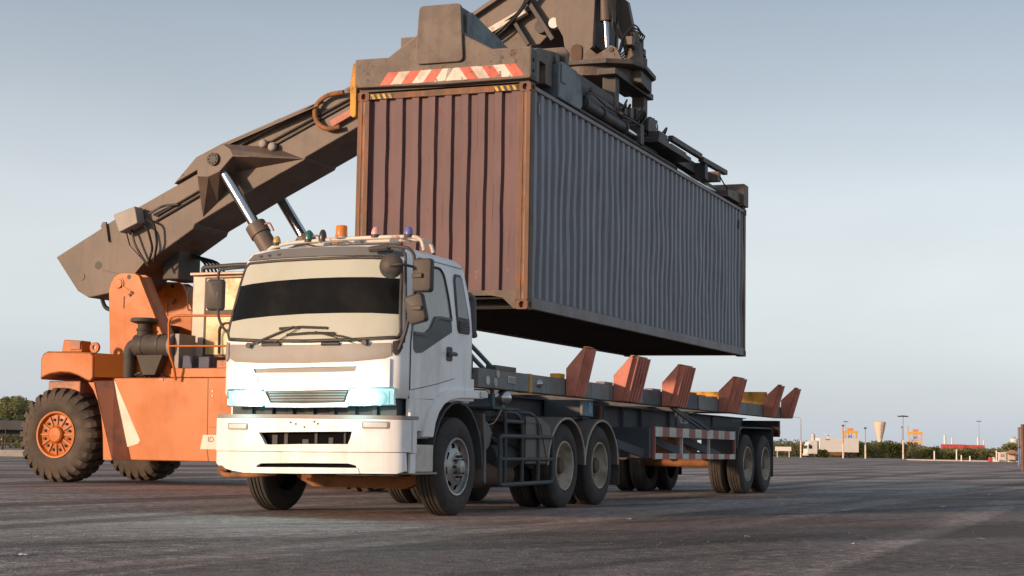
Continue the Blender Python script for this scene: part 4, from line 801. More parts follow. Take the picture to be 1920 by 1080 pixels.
m = MB(); m.tube([(-0.95, 1.9, 2.75), (-0.86, 1.75, 2.78), (-0.84, 1.5, 2.86), (-0.8, 1.25, 2.80), (-0.9, 1.0, 2.81), (-0.9, 0.3, 2.81)], 0.010, 6, 0.1); P(m, 'wiring', 'hose', rk, smooth=60)
# chassis
for v in (0.72, 1.52): m = MB(); m.box((-1.1, v, 0.62), (5.05, v + 0.09, 0.90)); P(m, 'chassis_rail', 'chassis', bev=0.008)
for u in (0.9, 2.2, 3.2, 4.55): m = MB(); m.box((u, 0.811, 0.66), (u + 0.12, 1.519, 0.86)); P(m, 'cross_tube', 'chassis_brown', bev=0.01)
m = MB(); m.prism([(0.32,0.50),(0.40,0.36),(0.6,0.27),(1.72,0.27),(1.92,0.36),(2.0,0.50),(1.9,0.52),(1.8,0.42),(1.65,0.40),(0.68,0.40),(0.52,0.42),(0.42,0.52)], 0, -0.09, 0.07); ax = P(m, 'front_axle', 'axle_orange', bev=0.012)
for v in (0.62, 1.6): m = MB(); m.box((-0.7, v, 0.42), (0.7, v + 0.08, 0.55)); P(m, 'leaf_spring', 'chassis_brown', ax, bev=0.01); m = MB(); m.box((-0.12, v - 0.02, 0.41), (0.12, v + 0.1, 0.60)); P(m, 'spring_clamp', 'chassis_brown', ax, bev=0.01)
m = MB(); m.cyl((-0.3, 0.5, 0.45), (-0.3, 1.8, 0.45), 0.022, n=10); P(m, 'track_rod', 'axle_orange', ax, smooth=40)
m = MB(); m.box((-0.9, 0.85, 0.55), (0.9, 1.5, 1.15)); P(m, 'engine', 'chassis', bev=0.03)
for u in (3.235, 4.545):
    m = MB(); m.cyl((u, 0.2, 0.52), (u, 2.1, 0.52), 0.10, n=16); a_ = P(m, 'rear_axle', 'chassis_brown', smooth=40)
    m = MB(); m.lathe([(0.05,-0.2),(0.2,-0.12),(0.24,0),(0.2,0.12),(0.05,0.2)], (u, 1.15, 0.52), (1,0,0), 20); P(m, 'differential', 'chassis_brown', a_, smooth=50)
wheel(tk, 0.0, 0.02, 0.52); wheel(tk, 0.0, 2.36, 0.52, far=True)
for u in (3.235, 4.545):
    wheel(tk, u, 0.02, 0.52, dual=True, style='rear'); wheel(tk, u, 2.34, 0.52, far=True, dual=True, style='rear')
# rear fenders (near and far)
for y0, y1 in ((0.0, 0.66), (1.70, 2.36)):
    for uc in (3.235, 4.545):
        m = MB(); out = [(uc + 0.68*math.cos(R(a)), 0.53 + 0.60*math.sin(R(a))) for a in range(0, 181, 12)]
        if uc < 4: out = out[:-3] + [(uc - 0.60, 1.0), (uc - 0.9, 1.09), (1.86, 1.10), (1.86, 1.03), (uc - 0.9, 1.02), (uc - 0.66, 0.55)]
        else: out = out[:-3] + [(uc - 0.55, 0.98), (uc - 0.6, 0.8), (uc - 0.66, 0.55)]
        inn = [(uc + 0.645*math.cos(R(a)), 0.53 + 0.565*math.sin(R(a))) for a in range(0, 181, 12)][::-1]
        m.prism(out + inn, 1, y0, y1); f_ = P(m, 'rear_fender', 'fender_dark', smooth=40)
        m = MB(); yy = y0 if y0 < 1 else y1
        m.tube([(uc + 0.655*math.cos(R(a)), yy, 0.53 + 0.578*math.sin(R(a))) for a in range(0, 181, 10)], 0.014, 6); P(m, 'fender_edge', 'edge_pale', f_, smooth=60)
    m = MB(); m.box((1.88, y0 + 0.01, 0.55), (2.56, y0 + 0.03, 1.03)) if y0 < 1 else m.box((1.88, y1 - 0.03, 0.55), (2.56, y1 - 0.01, 1.03)); P(m, 'side_panel', 'fender_dark')
    m = MB(); m.box((5.24, y0, 0.25), (5.26, y1, 0.75)); P(m, 'mud_flap', 'rubber_dust')
# side works behind the cab: air tank, disc, brake tank, pipes, ball, cage
m = MB(); m.lathe([(0,0),(0.13,0.0),(0.16,0.04),(0.16,0.6),(0.13,0.64),(0,0.64)], (1.35, 0.28, 0.62), (1,0,0), 24); P(m, 'air_tank', 'chassis', smooth=40)
m = MB(); m.lathe([(0,0),(0.12,0.0),(0.14,0.03),(0.14,0.5),(0.12,0.53),(0,0.53)], (1.95, 0.30, 0.82), (1,0,0), 24); P(m, 'air_tank', 'plastic_grey', smooth=40)
m = MB(); m.lathe([(0,0.0),(0.15,0.0),(0.17,0.02),(0.17,0.09),(0.15,0.11),(0,0.11)], (0.82, 0.06, 0.86), (0,1,0), 28); P(m, 'filter_disc', 'plastic_grey', smooth=40)
m = MB(); m.cyl((0.95, 0.3, 0.42), (1.9, 0.3, 0.42), 0.15, n=20); P(m, 'silencer', 'chassis_brown', smooth=40)
for p0, p1, r_ in (((0.9,0.2,0.95),(2.6,0.22,0.5),0.03),((0.8,0.25,1.05),(1.9,0.25,1.05),0.022),((1.2,0.24,0.98),(1.75,0.24,0.66),0.015),((1.0,0.22,0.75),(1.4,0.22,1.0),0.012)):
    m = MB(); m.cyl(p0, p1, r_, n=8); P(m, 'linkage_rod', 'chassis', smooth=40)
m = MB(); m.box((0.75, 0.45, 0.75), (1.9, 0.7, 1.2)); P(m, 'equipment_box', 'chassis', bev=0.02)
m = MB(); m.tube([(0.36, 0.1, 1.78), (0.55, 0.1, 1.70), (0.95, 0.1, 1.56), (1.06, 0.1, 1.50), (1.09, 0.1, 1.20)], 0.026, 10, 0.12); P(m, 'pipe', 'steel_blue', smooth=60)
m = MB(); m.tube([(0.36, 0.12, 1.90), (0.7, 0.12, 1.78), (1.3, 0.12, 1.56), (1.42, 0.12, 1.46), (1.44, 0.12, 1.15)], 0.026, 10, 0.12); P(m, 'pipe', 'steel_blue', smooth=60)
m = MB(); m.lathe([(0.0,0.0),(0.05,0.005),(0.085,0.035),(0.10,0.085),(0.085,0.135),(0.05,0.165),(0,0.17)], (1.3, 0.06, 1.215), (0,0,1), 24); P(m, 'filler_ball', 'steel_bright', smooth=60)
m = MB(); m.tube([(1.28,0.05,1.22),(1.15,0.03,1.12),(1.02,0.05,1.0),(0.95,0.1,0.98)], 0.006, 5, 0.1); P(m, 'cable', 'edge_pale', smooth=60)
m = MB(); m.box((0.95, 0.03, 1.16), (1.75, 0.4, 1.19)); P(m, 'deck_plate', 'chassis', bev=0.005)
cg = None
def rail(pts, r_=0.022, fil=0.1):
    global cg
    m = MB(); m.tube(pts, r_, 8, fil); o = P(m, 'side_cage' if cg is None else 'cage_bar', 'chassis', cg, smooth=60); cg = cg or o
y = 0.0
rail([(1.09,y,0.34),(1.09,y,0.86),(2.70,y,0.865),(2.72,y,0.84),(2.74,y,0.36),(2.70,y,0.325),(1.13,y,0.31),(1.09,y,0.33)], 0.026, 0.05)
rail([(1.12,y,0.60),(2.72,y,0.60)]); rail([(1.24,y,0.31),(1.24,y,1.02),(1.2,y,1.14)]); rail([(1.75,y,0.31),(1.75,y,1.02),(1.62,y+.02,1.13),(1.2,y+.1,1.15)], 0.024)
rail([(2.26,y,0.31),(2.26,y,1.02),(2.1,y+.02,1.14),(1.75,y+.1,1.15)], 0.024); rail([(1.24,y,1.03),(1.74,y,1.03)])
# fifth wheel
m = MB(); m.lathe([(0,0.0),(0.5,0.0),(0.52,0.03),(0.5,0.08),(0,0.085)], (3.8, 1.15, 1.02), (0,0,1), 32); P(m, 'fifth_wheel', 'chassis', smooth=40)
m = MB(); m.box((3.4, 0.83, 0.9), (4.2, 1.5, 1.02)); P(m, 'fifth_wheel_base', 'chassis', bev=0.01)
# ------------------------------------------------------------------ skeletal container trailer (frame TM)
tr = Thing('container_trailer', 'empty slate grey skeletal trailer with red flared corner guides behind the truck', 'trailer', TM, (8.0, 1.2, 0))
P = tr.part
TV0, TV1 = 0.0, 2.40
def mir(y0, y1): return ((y0, y1), (TV0 + TV1 - y1, TV0 + TV1 - y0))
for y0, y1 in mir(0.0, 0.14):
    near = y0 < 1
    sr = None
    for k, (a, b, mm) in enumerate(((0.45, 1.93, 'trailer_grey'), (2.03, 3.15, 'trailer_grey'), (3.152, 4.10, 'trailer_grey'), (4.105, 6.3, 'trailer_grey'), (6.303, 9.15, 'trailer_dark'), (9.155, 12.3, 'trailer_grey'), (12.303, 14.95, 'trailer_grey'))):
        m = MB(); m.box((a, y0, 1.385), (b, y1, 1.60)); o = P(m, 'side_rail', mm, bev=0.01); sr = sr or o
    m = MB(); m.box((1.932, y0 - 0.006, 1.38), (2.028, y1 + 0.006, 1.605)); o = P(m, 'corner_block', 'yellow_rust', bev=0.006)
    m = MB(); m.box((9.1, y0 - 0.02, 1.40), (9.2, y1, 1.615)); P(m, 'rail_joint', 'box_rail', bev=0.006)
    for a, b, h, mm in ((0.95, 1.55, 0.055, 'spread_brown'), (2.95, 3.14, 0.06, 'yellow_rust'), (4.65, 4.98, 0.035, 'trailer_grey'), (6.75, 7.15, 0.03, 'trailer_grey'), (8.45, 9.05, 0.05, 'post_rust'), (9.3, 9.6, 0.03, 'guide_red'), (10.0, 10.3, 0.03, 'trailer_grey'), (14.35, 14.8, 0.10, 'guide_red')):
        m = MB(); m.box((a, y0 + 0.006, 1.60), (b, y1 - 0.006, 1.60 + h)); P(m, 'twistlock_block', mm, bev=0.006)
# lamps and reflectors on the near rail
m = MB(); m.box((1.27, -0.012, 1.465), (1.49, -0.001, 1.545)); lb = P(m, 'plate_lamp', 'guard_white', bev=0.004); m = MB(); m.box((1.29, -0.016, 1.48), (1.47, -0.0125, 1.53)); P(m, 'lens', 'panel_grey', lb)
for (u, z, r_, mm) in ((0.98, 1.555, 0.045, 'guard_white'), (0.7, 1.47, 0.05, 'old_white'), (0.92, 1.46, 0.05, 'guard_white'), (3.62, 1.47, 0.038, 'lens_red')):
    m = MB(); m.cyl((u, -0.010, z), (u, -0.001, z), r_, n=18); P(m, 'reflector', mm, smooth=40)
m = MB(); m.lathe([(0,-0.05),(0.03,-0.045),(0.05,-0.02),(0.055,0)], (2.24, 0.0, 1.50), (0,1,0), 18); P(m, 'side_lamp', 'steel_bright', smooth=50)
# main I-beams and cross members
for y0 in (0.72, 1.58):
    m = MB(); m.prism([(0.5,1.30),(0.5,1.37),(14.9,1.37),(14.9,1.02),(13.0,0.98),(5.6,0.98),(4.9,1.10),(3.2,1.20),(1.2,1.22)], 1, y0 + 0.04, y0 + 0.07); b_ = P(m, 'main_beam', 'trailer_dark')
    m = MB(); m.box((5.55, y0 - 0.02, 0.95), (14.9, y0 + 0.12, 0.978)); P(m, 'flange', 'trailer_dark', b_); m = MB(); m.box((0.45, y0 - 0.02, 1.371), (14.93, y0 + 0.12, 1.384)); P(m, 'flange', 'trailer_dark', b_)
    for u in (5.7, 6.6, 7.5, 8.4, 9.9, 10.8): m = MB(); m.prism([(y0 + (-0.02 if y0 < 1 else 0.07), 0.98),(y0 + (0.04 if y0 < 1 else 0.13), 0.98),(y0 + (0.04 if y0 < 1 else 0.13), 1.37),(y0 + (-0.02 if y0 < 1 else 0.07), 1.37)], 0, u, u + 0.02); P(m, 'stiffener', 'trailer_dark', b_)
for u in (0.46, 3.25, 5.2, 7.4, 10.5, 13.6, 14.8): m = MB(); m.box((u, 0.141, 1.47), (u + 0.14, 2.259, 1.575)); P(m, 'cross_beam', 'trailer_dark', bev=0.008)
m = MB(); m.box((13.50, -0.03, 1.605), (13.62, 2.43, 1.84)); yb = P(m, 'rear_bolster', 'yellow_rust', bev=0.01); yb['label'] = 'rust-flaked yellow rear bolster'
m = MB(); m.box((12.6, 0.72, 0.98), (14.6, 1.7, 1.36)); P(m, 'bogie_frame', 'trailer_dark', bev=0.01)
m = MB(); m.box((14.90, 0.05, 1.03), (15.0, 2.35, 1.34)); rb = P(m, 'rear_crossmember', 'hose', bev=0.01)
for v in (0.12, 0.3): m = MB(); m.cyl((14.9, v, 1.12), (15.03, v, 1.12), 0.07, n=18); P(m, 'tail_lamp', 'lens_red', rb, smooth=40)
# flared guides with fluted faces
def guide(u0, ln, nf, y_near=True, top=2.0, flare=0.30):
    s = -1 if y_near else 1; e = TV0 if y_near else TV1
    z0, z1, z2 = 1.385, 1.73, top
    prof_in = [(e - s*0.02, z0), (e - s*0.02, z1)]
    tip = e + s*flare; base = e + s*0.13
    m = MB()
    poly = [(e + s*0.004, z0), (e + s*0.004, z1), (tip - s*0.03, z2), (tip, z2 - 0.02), (base, z0)]
    m.prism(poly, 0, u0, u0 + 0.03); g_ = P(m, 'corner_guide', 'guide_red', bev=0.004)
    m = MB(); m.prism(poly, 0, u0 + ln - 0.03, u0 + ln); P(m, 'gusset', 'guide_red', g_, bev=0.004)
    # fluted outer face
    m = MB(); row0 = []; row1 = []
    pw = ln / nf; us = []
    for q in range(nf):
        for f_, d_ in ((0.0, 0.0), (0.46, 0.0), (0.54, 0.055), (0.92, 0.055)): us.append((u0 + (q + f_) * pw, d_))
    us.append((u0 + ln, 0.0)); k = len(us) - 1
    for u, d in us:
        row0.append(m.bm.verts.new((u, base + s*(0.004 + d), z0))); row1.append(m.bm.verts.new((u, tip + s*(0.004 + d), z2 - 0.02)))
    for i in range(k): m.bm.faces.new((row0[i], row0[i+1], row1[i+1], row1[i]))
    P(m, 'fluted_plate', 'guide_red', g_)
    m = MB(); q = [(e + s*0.004, z0), (e + s*0.004, z1), (tip - s*0.03, z2), (tip - s*0.035, z2 - 0.012), (e + s*0.016, z1 - 0.006), (e + s*0.016, z0)]
    m.prism(q, 0, u0 + 0.031, u0 + ln - 0.031); P(m, 'guide_plate', 'guide_red', g_)
    m = MB(); m.beam((u0, tip - s*0.015, z2 - 0.002), (u0 + ln, tip - s*0.015, z2 - 0.002), 0.045, 0.012); P(m, 'guide_cap', 'yellow_rust', g_)
    return g_
for u0, ln, nf, fl in ((3.15, 0.24, 1, 0.27), (4.97, 0.62, 5, 0.28), (7.17, 0.66, 5, 0.28), (10.32, 0.62, 5, 0.28), (13.45, 0.20, 1, 0.30), (14.82, 0.20, 1, 0.30)): guide(u0, ln, nf, True, 2.0 if u0 < 9 else 1.97, fl)
# side guard painted red and white
sg = None
for z0, z1 in ((0.935, 1.075), (0.605, 0.69)):
    n_ = 13; st = (11.37 - 6.86) / n_
    for k in range(n_):
        m = MB(); m.box((6.86 + k*st, -0.01, z0), (6.86 + (k+1)*st - 0.002, 0.03, z1)); o = P(m, 'side_guard' if sg is None else 'guard_segment', 'guard_white' if k % 2 == 0 else 'guard_red', sg); sg = sg or o
for u, mm in ((6.82, 'guard_red'), (11.372, 'guard_red'), (8.35, 'guard_white'), (9.9, 'guard_white')):
    m = MB(); m.box((u, -0.012 if u < 7 or u > 11 else 0.031, 0.60), (u + 0.04, 0.03 if u < 7 or u > 11 else 0.07, 1.08)); P(m, 'guard_post', mm, sg)
for u, v0 in ((5.25, 0.6), (7.4, 0.5), (9.2, 0.5)): m = MB(); m.beam((u, v0, 1.0), (u + 1.55, 0.10, 0.66), 0.05, 0.12); P(m, 'guard_brace', 'trailer_dark', sg)
m = MB(); m.box((6.70, 0.035, 0.62), (6.82, 0.6, 1.06)); P(m, 'guard_bracket', 'trailer_dark', sg); m = MB(); m.box((11.42, 0.035, 0.62), (11.5, 0.6, 1.06)); P(m, 'guard_bracket', 'trailer_dark', sg)
for p in ([(7.75,0.02,1.37),(8.5,0.0,1.22),(9.3,0.0,1.09)], [(8.0,0.05,1.37),(8.7,0.03,1.25),(9.0,0.0,1.2),(9.7,0.0,1.08)]): m = MB(); m.tube(p, 0.025, 8, 0.2); P(m, 'hose', 'trailer_dark', smooth=60)
# fenders over the bogie
for y0, y1 in mir(0.0, 0.62):
    m = MB(); m.prism([(11.55,0.78),(11.68,1.10),(11.9,1.17),(14.05,1.19),(14.2,1.15),(14.26,0.75),(14.24,0.75),(14.17,1.13),(14.03,1.165),(11.92,1.145),(11.71,1.08),(11.58,0.78)], 1, y0, y1); P(m, 'bogie_fender', 'trailer_dark', bev=0.004)
    m = MB(); m.box((14.27, y0 + 0.02, 0.28), (14.29, y1 - 0.02, 0.76)); P(m, 'mud_flap', 'hose')
for u in (12.34, 13.65):
    m = MB(); m.cyl((u, 0.2, 0.52), (u, 2.2, 0.52), 0.075, n=14); P(m, 'axle', 'axle_orange', smooth=40)
    wheel(tr, u, 0.0, 0.52, dual=True, style='rear'); wheel(tr, u, 2.40, 0.52, far=True, dual=True, style='rear')
for v in (0.85, 1.5):
    m = MB(); m.box((11.9, v, 0.62), (14.1, v + 0.09, 0.72)); P(m, 'leaf_spring', 'axle_orange', bev=0.01)
for v in (0.62, 1.68):
    m = MB(); m.box((6.2, v, 0.42), (6.34, v + 0.14, 1.36)); lg = P(m, 'landing_leg', 'chassis_brown', bev=0.01); m = MB(); m.box((6.1, v - 0.05, 0.36), (6.44, v + 0.19, 0.42)); P(m, 'leg_foot', 'chassis_brown', lg, bev=0.01)
m = MB(); m.box((9.3, 0.4, 0.62), (10.5, 0.9, 0.95)); P(m, 'tool_box', 'axle_orange', bev=0.02)
m = MB(); m.cyl((8.2, 0.95, 0.72), (9.2, 0.95, 0.72), 0.14, n=18); P(m, 'air_tank', 'chassis_brown', smooth=40)
# lettering
m = MB(); m.box((8.95, 0.30, 1.10), (9.62, 0.33, 1.36)); pl = P(m, 'number_plate', 'trailer_dark', bev=0.004)
text_part(tr, 'NL 20', 0.21, 'text_white', Matrix.Translation((9.29, 0.296, 1.235)) @ Matrix.Rotation(R(90), 4, 'X') , pl)
m = MB(); m.box((4.30, 0.16, 1.17), (4.62, 0.18, 1.37)); st_ = P(m, 'sticker_plate', 'sticker_blue'); text_part(tr, '0', 0.2, 'text_white', Matrix.Translation((4.5, 0.157, 1.27)) @ Matrix.Rotation(R(90), 4, 'X'), st_)
m = MB(); m.box((4.1, 0.12, 1.17), (4.22, 0.15, 1.37)); P(m, 'outrigger_bracket', 'trailer_grey'); m = MB(); m.box((4.22, 0.185, 1.16), (4.7, 0.7, 1.375)); P(m, 'outrigger', 'trailer_dark')
# ------------------------------------------------------------------ reach stacker (frame TM: its long axis lies along v, rear at large v)
rs = Thing('reach_stacker', 'orange reach stacker with a long brown telescopic boom raised over the container', 'reach stacker', TM, (9.06, 8.0, 0))
P = rs.part
def big_wheel(u, v, r, far=False, w=0.62, detail=True):
    s = -1 if far else 1
    def put(m, name, mm, par=None, smooth=35, bev=0):
        bmesh.ops.rotate(m.bm, verts=m.bm.verts[:], cent=(0,0,0), matrix=Matrix.Rotation(R(-90) if not far else R(90), 3, 'Z'))
        bmesh.ops.translate(m.bm, verts=m.bm.verts[:], vec=(u, v, r)); return P(m, name, mm, par, smooth=smooth, bev=bev)
    rim = 0.40; m = MB(); rb = r - 0.05
    m.lathe([(rim, 0.06), (rim + 0.03, 0.03), (rim + 0.14, 0.0), (rb - 0.14, 0.005), (rb - 0.05, 0.05), (rb, 0.12), (rb, w - 0.12), (rb - 0.05, w - 0.05), (rb - 0.14, w - 0.005), (rim + 0.14, w), (rim, w - 0.06)], (0,0,0), (0,1,0), 64)
    n = 26
    for side in (0, 1):
        for k in range(n):
            a = 2*math.pi*(k + 0.5*side)/n; da = 2*math.pi/n*0.27; sk = 0.10
            rings = []
            prof = [(rb - 0.17, -0.004), (rb - 0.02, 0.03), (r, 0.10), (r, 0.30), (rb - 0.03, 0.32), (rb - 0.1, 0.12)]
            for e in (-1, 1):
                rr = []
                for q, h in prof:
                    t = a + e*da + (sk if side == 0 else -sk) * max(0, h - 0.05) * 1.6; hh = h if side == 0 else w - h
                    rr.append((math.cos(t)*q, hh, math.sin(t)*q))
                rings.append(rr)
            m.ringloft(rings)
    t = put(m, 'wheel', 'tyre_dusty', None, 30)
    m = MB(); m.lathe([(rim + 0.015, 0.05), (rim + 0.012, 0.02), (rim - 0.02, 0.022), (rim - 0.03, 0.06), (rim - 0.05, 0.09), (0.17, 0.07), (0.15, 0.06), (0.145, 0.02), (0.12, 0.0), (0.0, -0.005)], (0,0,0), (0,1,0), 48); rm = put(m, 'rim', 'orange', t)
    for k in range(12):
        a = 2*math.pi*k/12; m = MB(); c, s_ = math.cos(a), math.sin(a)
        m.beam((c*0.17, 0.06, s_*0.17), (c*0.345, 0.075, s_*0.345), 0.03, 0.022, (0,1,0)); put(m, 'rim_rib', 'orange_worn', t)
        a += math.pi/12; c, s_ = math.cos(a), math.sin(a); m = MB(); m.cyl((c*0.27, 0.09, s_*0.27), (c*0.27, 0.045, s_*0.27), 0.025, n=6); put(m, 'wheel_nut', 'hub_dark', t)
    return t
big_wheel(7.5, 11.26, 0.835); big_wheel(10.55, 11.26, 0.835, far=True)
for u, f in ((7.1, False), (11.0, True)): big_wheel(u, 5.0, 0.835, far=f, w=0.6)
m = MB(); m.box((7.75, 11.06, 0.55), (10.3, 11.46, 0.95)); P(m, 'steer_axle', 'chassis_brown', bev=0.03)
m = MB(); m.box((7.5, 4.8, 0.6), (10.6, 5.2, 1.0)); P(m, 'drive_axle', 'chassis_brown', bev=0.03)
# rear counterweight hood with wheel cut-out
hood_poly = [(11.63,1.80),(11.635,2.17),(11.60,2.26),(11.50,2.31),(10.56,2.285),(10.50,2.22),(10.48,1.83),(10.55,1.765),(10.66,1.80),(10.82,1.87),(11.0,1.92),(11.2,1.93),(11.4,1.90),(11.55,1.85)]
m = MB(); m.prism(hood_poly, 0, 7.5, 10.62); hd = P(m, 'rear_hood', 'orange', bev=0.03, seg=3)
m = MB(); m.ringloft([[(7.51,10.47,1.84),(7.51,10.47,2.27),(10.6,10.47,2.27),(10.6,10.47,1.84)], [(7.95,10.12,1.86),(7.95,10.12,2.26),(10.15,10.12,2.26),(10.15,10.12,1.86)]]); P(m, 'hood_taper', 'orange', hd, bev=0.01)
m = MB(); m.box((7.7, 10.9, 1.3), (10.4, 11.6, 1.79)); P(m, 'frame_tail', 'orange_worn', bev=0.02)
m = MB(); m.prism([(11.28,2.30),(11.24,2.52),(10.86,2.50),(10.84,2.30)], 0, 7.62, 7.9); lh = P(m, 'lamp_housing', 'orange', hd, bev=0.012); m = MB(); m.box((7.60, 10.87, 2.34), (7.64, 11.08, 2.48)); P(m, 'work_lamp', 'orange_worn', lh, bev=0.006)
m = MB(); m.lathe([(0.04,-0.025),(0.095,-0.025),(0.095,0.025),(0.04,0.025),(0.04,-0.025)], (7.7, 10.62, 2.38), (1,0,0), 20); P(m, 'lifting_eye', 'orange', hd, smooth=40)
# fender edge strip, tapering facet, main side panel
m = MB(); m.prism([(10.59,1.76),(10.47,1.62),(10.36,1.42),(10.28,1.17),(10.23,0.85),(10.20,0.41),(10.01,0.41),(10.46,1.76)], 0, 7.5, 7.6); fe = P(m, 'fender_edge', 'orange', bev=0.006)
m = MB(); m.ringloft([[(7.502,10.01,0.412),(7.802,9.845,0.412),(8.0,9.9,0.412),(7.6,10.08,0.412)], [(7.502,10.475,1.78),(7.802,10.262,1.80),(8.0,10.3,1.80),(7.6,10.55,1.78)]]); P(m, 'tapered_panel', 'orange_worn', fe, bev=0.004)
m = MB(); m.prism([(10.265,1.85),(9.845,0.412),(4.4,0.412),(4.4,1.85)], 0, 7.8, 8.25); sp_ = P(m, 'side_panel', 'orange', bev=0.015)
m = MB(); m.prism([(9.07,1.853),(4.4,1.853),(4.4,2.015),(9.07,2.015)], 0, 7.79, 8.25); P(m, 'side_step', 'orange', sp_, bev=0.01)
m = MB(); m.prism([(8.318,1.84),(8.306,1.84),(8.275,0.62),(8.24,0.43),(8.256,0.43),(8.288,0.62)], 0, 7.7975, 7.80); P(m, 'panel_gap', 'hose', sp_)
m = MB(); m.prism([(10.262,1.83),(9.66,0.76),(9.70,0.70),(9.95,0.63)], 0, 7.7965, 7.7995); w_ = P(m, 'paint_wedge', 'cream_mark', sp_); w_['label'] = 'cream painted triangle'
m = MB(); m.prism([(8.372,0.87),(8.42,0.625),(7.6,0.625),(7.6,0.87)], 0, 7.793, 7.797); bd = P(m, 'badge', 'cream_mark', sp_)
text_part(rs, 'ID', 0.13, 'text_dark', Matrix(((0,0,-1,7.7915),(-1,0,0,8.21),(0,1,0,0.79),(0,0,0,1))), bd)
m = MB(); m.prism([(8.24,1.66),(7.5,1.66),(7.5,1.0),(8.24,1.0)], 0, 7.79, 7.7975); P(m, 'hatch', 'orange', sp_, bev=0.003)
m = MB(); m.box((7.785, 9.22, 1.80), (7.799, 9.30, 1.835)); P(m, 'reflector', 'lens_red', sp_)
for z in (1.60, 1.52): m = MB(); m.box((7.78, 8.19, z), (7.79, 8.215, z + 0.035)); P(m, 'hatch_hinge', 'cream_mark', sp_)
# far side panel and chassis
m = MB(); m.prism([(10.265,1.85),(9.845,0.412),(4.4,0.412),(4.4,1.85)], 0, 9.87, 10.32); P(m, 'side_panel', 'orange', bev=0.015)
m = MB(); m.box((8.26, 4.2, 0.5), (9.86, 10.9, 1.75)); P(m, 'main_frame', 'orange_worn', bev=0.02)
m = MB(); m.box((8.0, 4.6, 0.44), (10.1, 9.7, 0.50)); P(m, 'belly_plate', 'hose')
# boom towers
tw_poly = [(10.55,1.85),(10.665,3.43),(10.63,3.56),(10.56,3.67),(10.47,3.73),(10.37,3.745),(10.12,3.735),(10.02,3.68),(9.93,3.50),(9.487,2.646),(9.25,1.85)]
for u0, u1, dv in ((8.08, 8.46, 0.0), (9.66, 10.04, 0.16)):
    q = [(a + dv, b) for a, b in tw_poly]
    m = MB(); m.prism(q, 0, u0, u0 + 0.1); t_ = P(m, 'boom_tower', 'orange', bev=0.01)
    m = MB(); m.prism(q, 0, u1 - 0.06, u1); P(m, 'tower_plate', 'orange', t_, bev=0.008)
    a = [(10.00 + dv, 3.66), (9.93 + dv, 3.50), (9.487 + dv, 2.646), (9.25 + dv, 1.85), (9.29 + dv, 1.85), (9.52 + dv, 2.64), (9.96 + dv, 3.48), (10.04 + dv, 3.66)]
    m = MB(); m.prism(a, 0, u0 + 0.101, u1 - 0.061); P(m, 'tower_flange', 'orange_worn', t_)
    m = MB(); m.prism([(10.53 + dv, 1.86), (10.64 + dv, 3.42), (10.60 + dv, 3.42), (10.49 + dv, 1.86)], 0, u0 + 0.101, u1 - 0.061); P(m, 'tower_flange', 'orange_worn', t_)
    m = MB(); m.cyl((u0 - 0.03, 10.45 + dv, 3.55), (u0, 10.45 + dv, 3.55), 0.085, n=24); pn = P(m, 'pivot_pin', 'orange', t_, smooth=40, bev=0.006)
    m = MB(); q = [(10.45 + dv + 0.11*math.cos(R(t)), 3.55 + 0.11*math.sin(R(t))) for t in range(30, 241, 30)] + [(10.20 + dv, 3.30), (10.11 + dv, 3.38)]
    m.prism(q, 0, u0 - 0.016, u0); P(m, 'pin_lock_plate', 'orange', t_, bev=0.004)
    for (a, b) in ((10.19, 3.345), (10.155, 3.385)): m = MB(); m.cyl((u0 - 0.03, a + dv, b), (u0 - 0.016, a + dv, b), 0.022, n=8); P(m, 'bolt', 'hub_dark', t_)
    m = MB(); m.cyl((u0 - 0.003, 10.235 + dv, 3.665), (u0 + 0.02, 10.235 + dv, 3.665), 0.042, n=20); P(m, 'tower_hole', 'hose', t_)
    m = MB(); m.box((u0 - 0.006, 10.31 + dv, 3.10), (u0, 10.33 + dv, 3.32)); P(m, 'weld_seam', 'hub_dark', t_)
m = MB(); m.box((8.47, 10.2, 1.76), (9.65, 10.5, 2.9)); P(m, 'tower_brace', 'boom_dark')
# boom: base section, knee, telescoping section
bb = [(12.2,4.13),(11.68,3.49),(11.43,3.36),(11.15,3.40),(10.80,3.46),(10.55,3.66),(10.45,3.80),(9.2,4.55),(9.17,4.63),(7.92,5.24),(6.96,5.68),(6.93,5.73),(5.2,6.53),(5.2,7.34),(8.6,5.82),(9.55,5.38),(11.16,4.66)]
m = MB(); m.prism(bb, 0, 8.5, 9.62); bm_ = P(m, 'boom', 'boom_brown', bev=0.02)
m = MB(); m.prism([(11.16,4.655),(11.13,3.86),(10.45,3.72),(10.2,3.98),(10.55,4.3),(10.75,4.85)], 0, 8.475, 8.499); P(m, 'doubler_plate', 'boom_brown', bm_, bev=0.006)
m = MB(); m.prism([(9.6,5.375),(9.14,5.84),(8.6,6.06),(6.83,6.635),(6.6,6.70),(8.6,5.83)], 0, 8.42, 9.70); P(m, 'knee_hump', 'boom_brown', bm_, bev=0.015)
m = MB(); m.ringloft([[(8.498,9.15,5.83),(8.498,9.0,4.75),(8.498,8.7,5.0),(8.498,8.3,5.55),(8.498,6.95,5.70),(8.498,7.6,5.95),(8.498,8.58,6.04)], [(8.05,8.86,5.74),(8.05,8.85,5.42),(8.05,8.62,5.40),(8.05,8.40,5.47),(8.05,8.14,5.74),(8.05,8.2,5.86),(8.05,8.33,5.96)]]); kn = P(m, 'cylinder_bracket', 'boom_brown', bm_, bev=0.008)
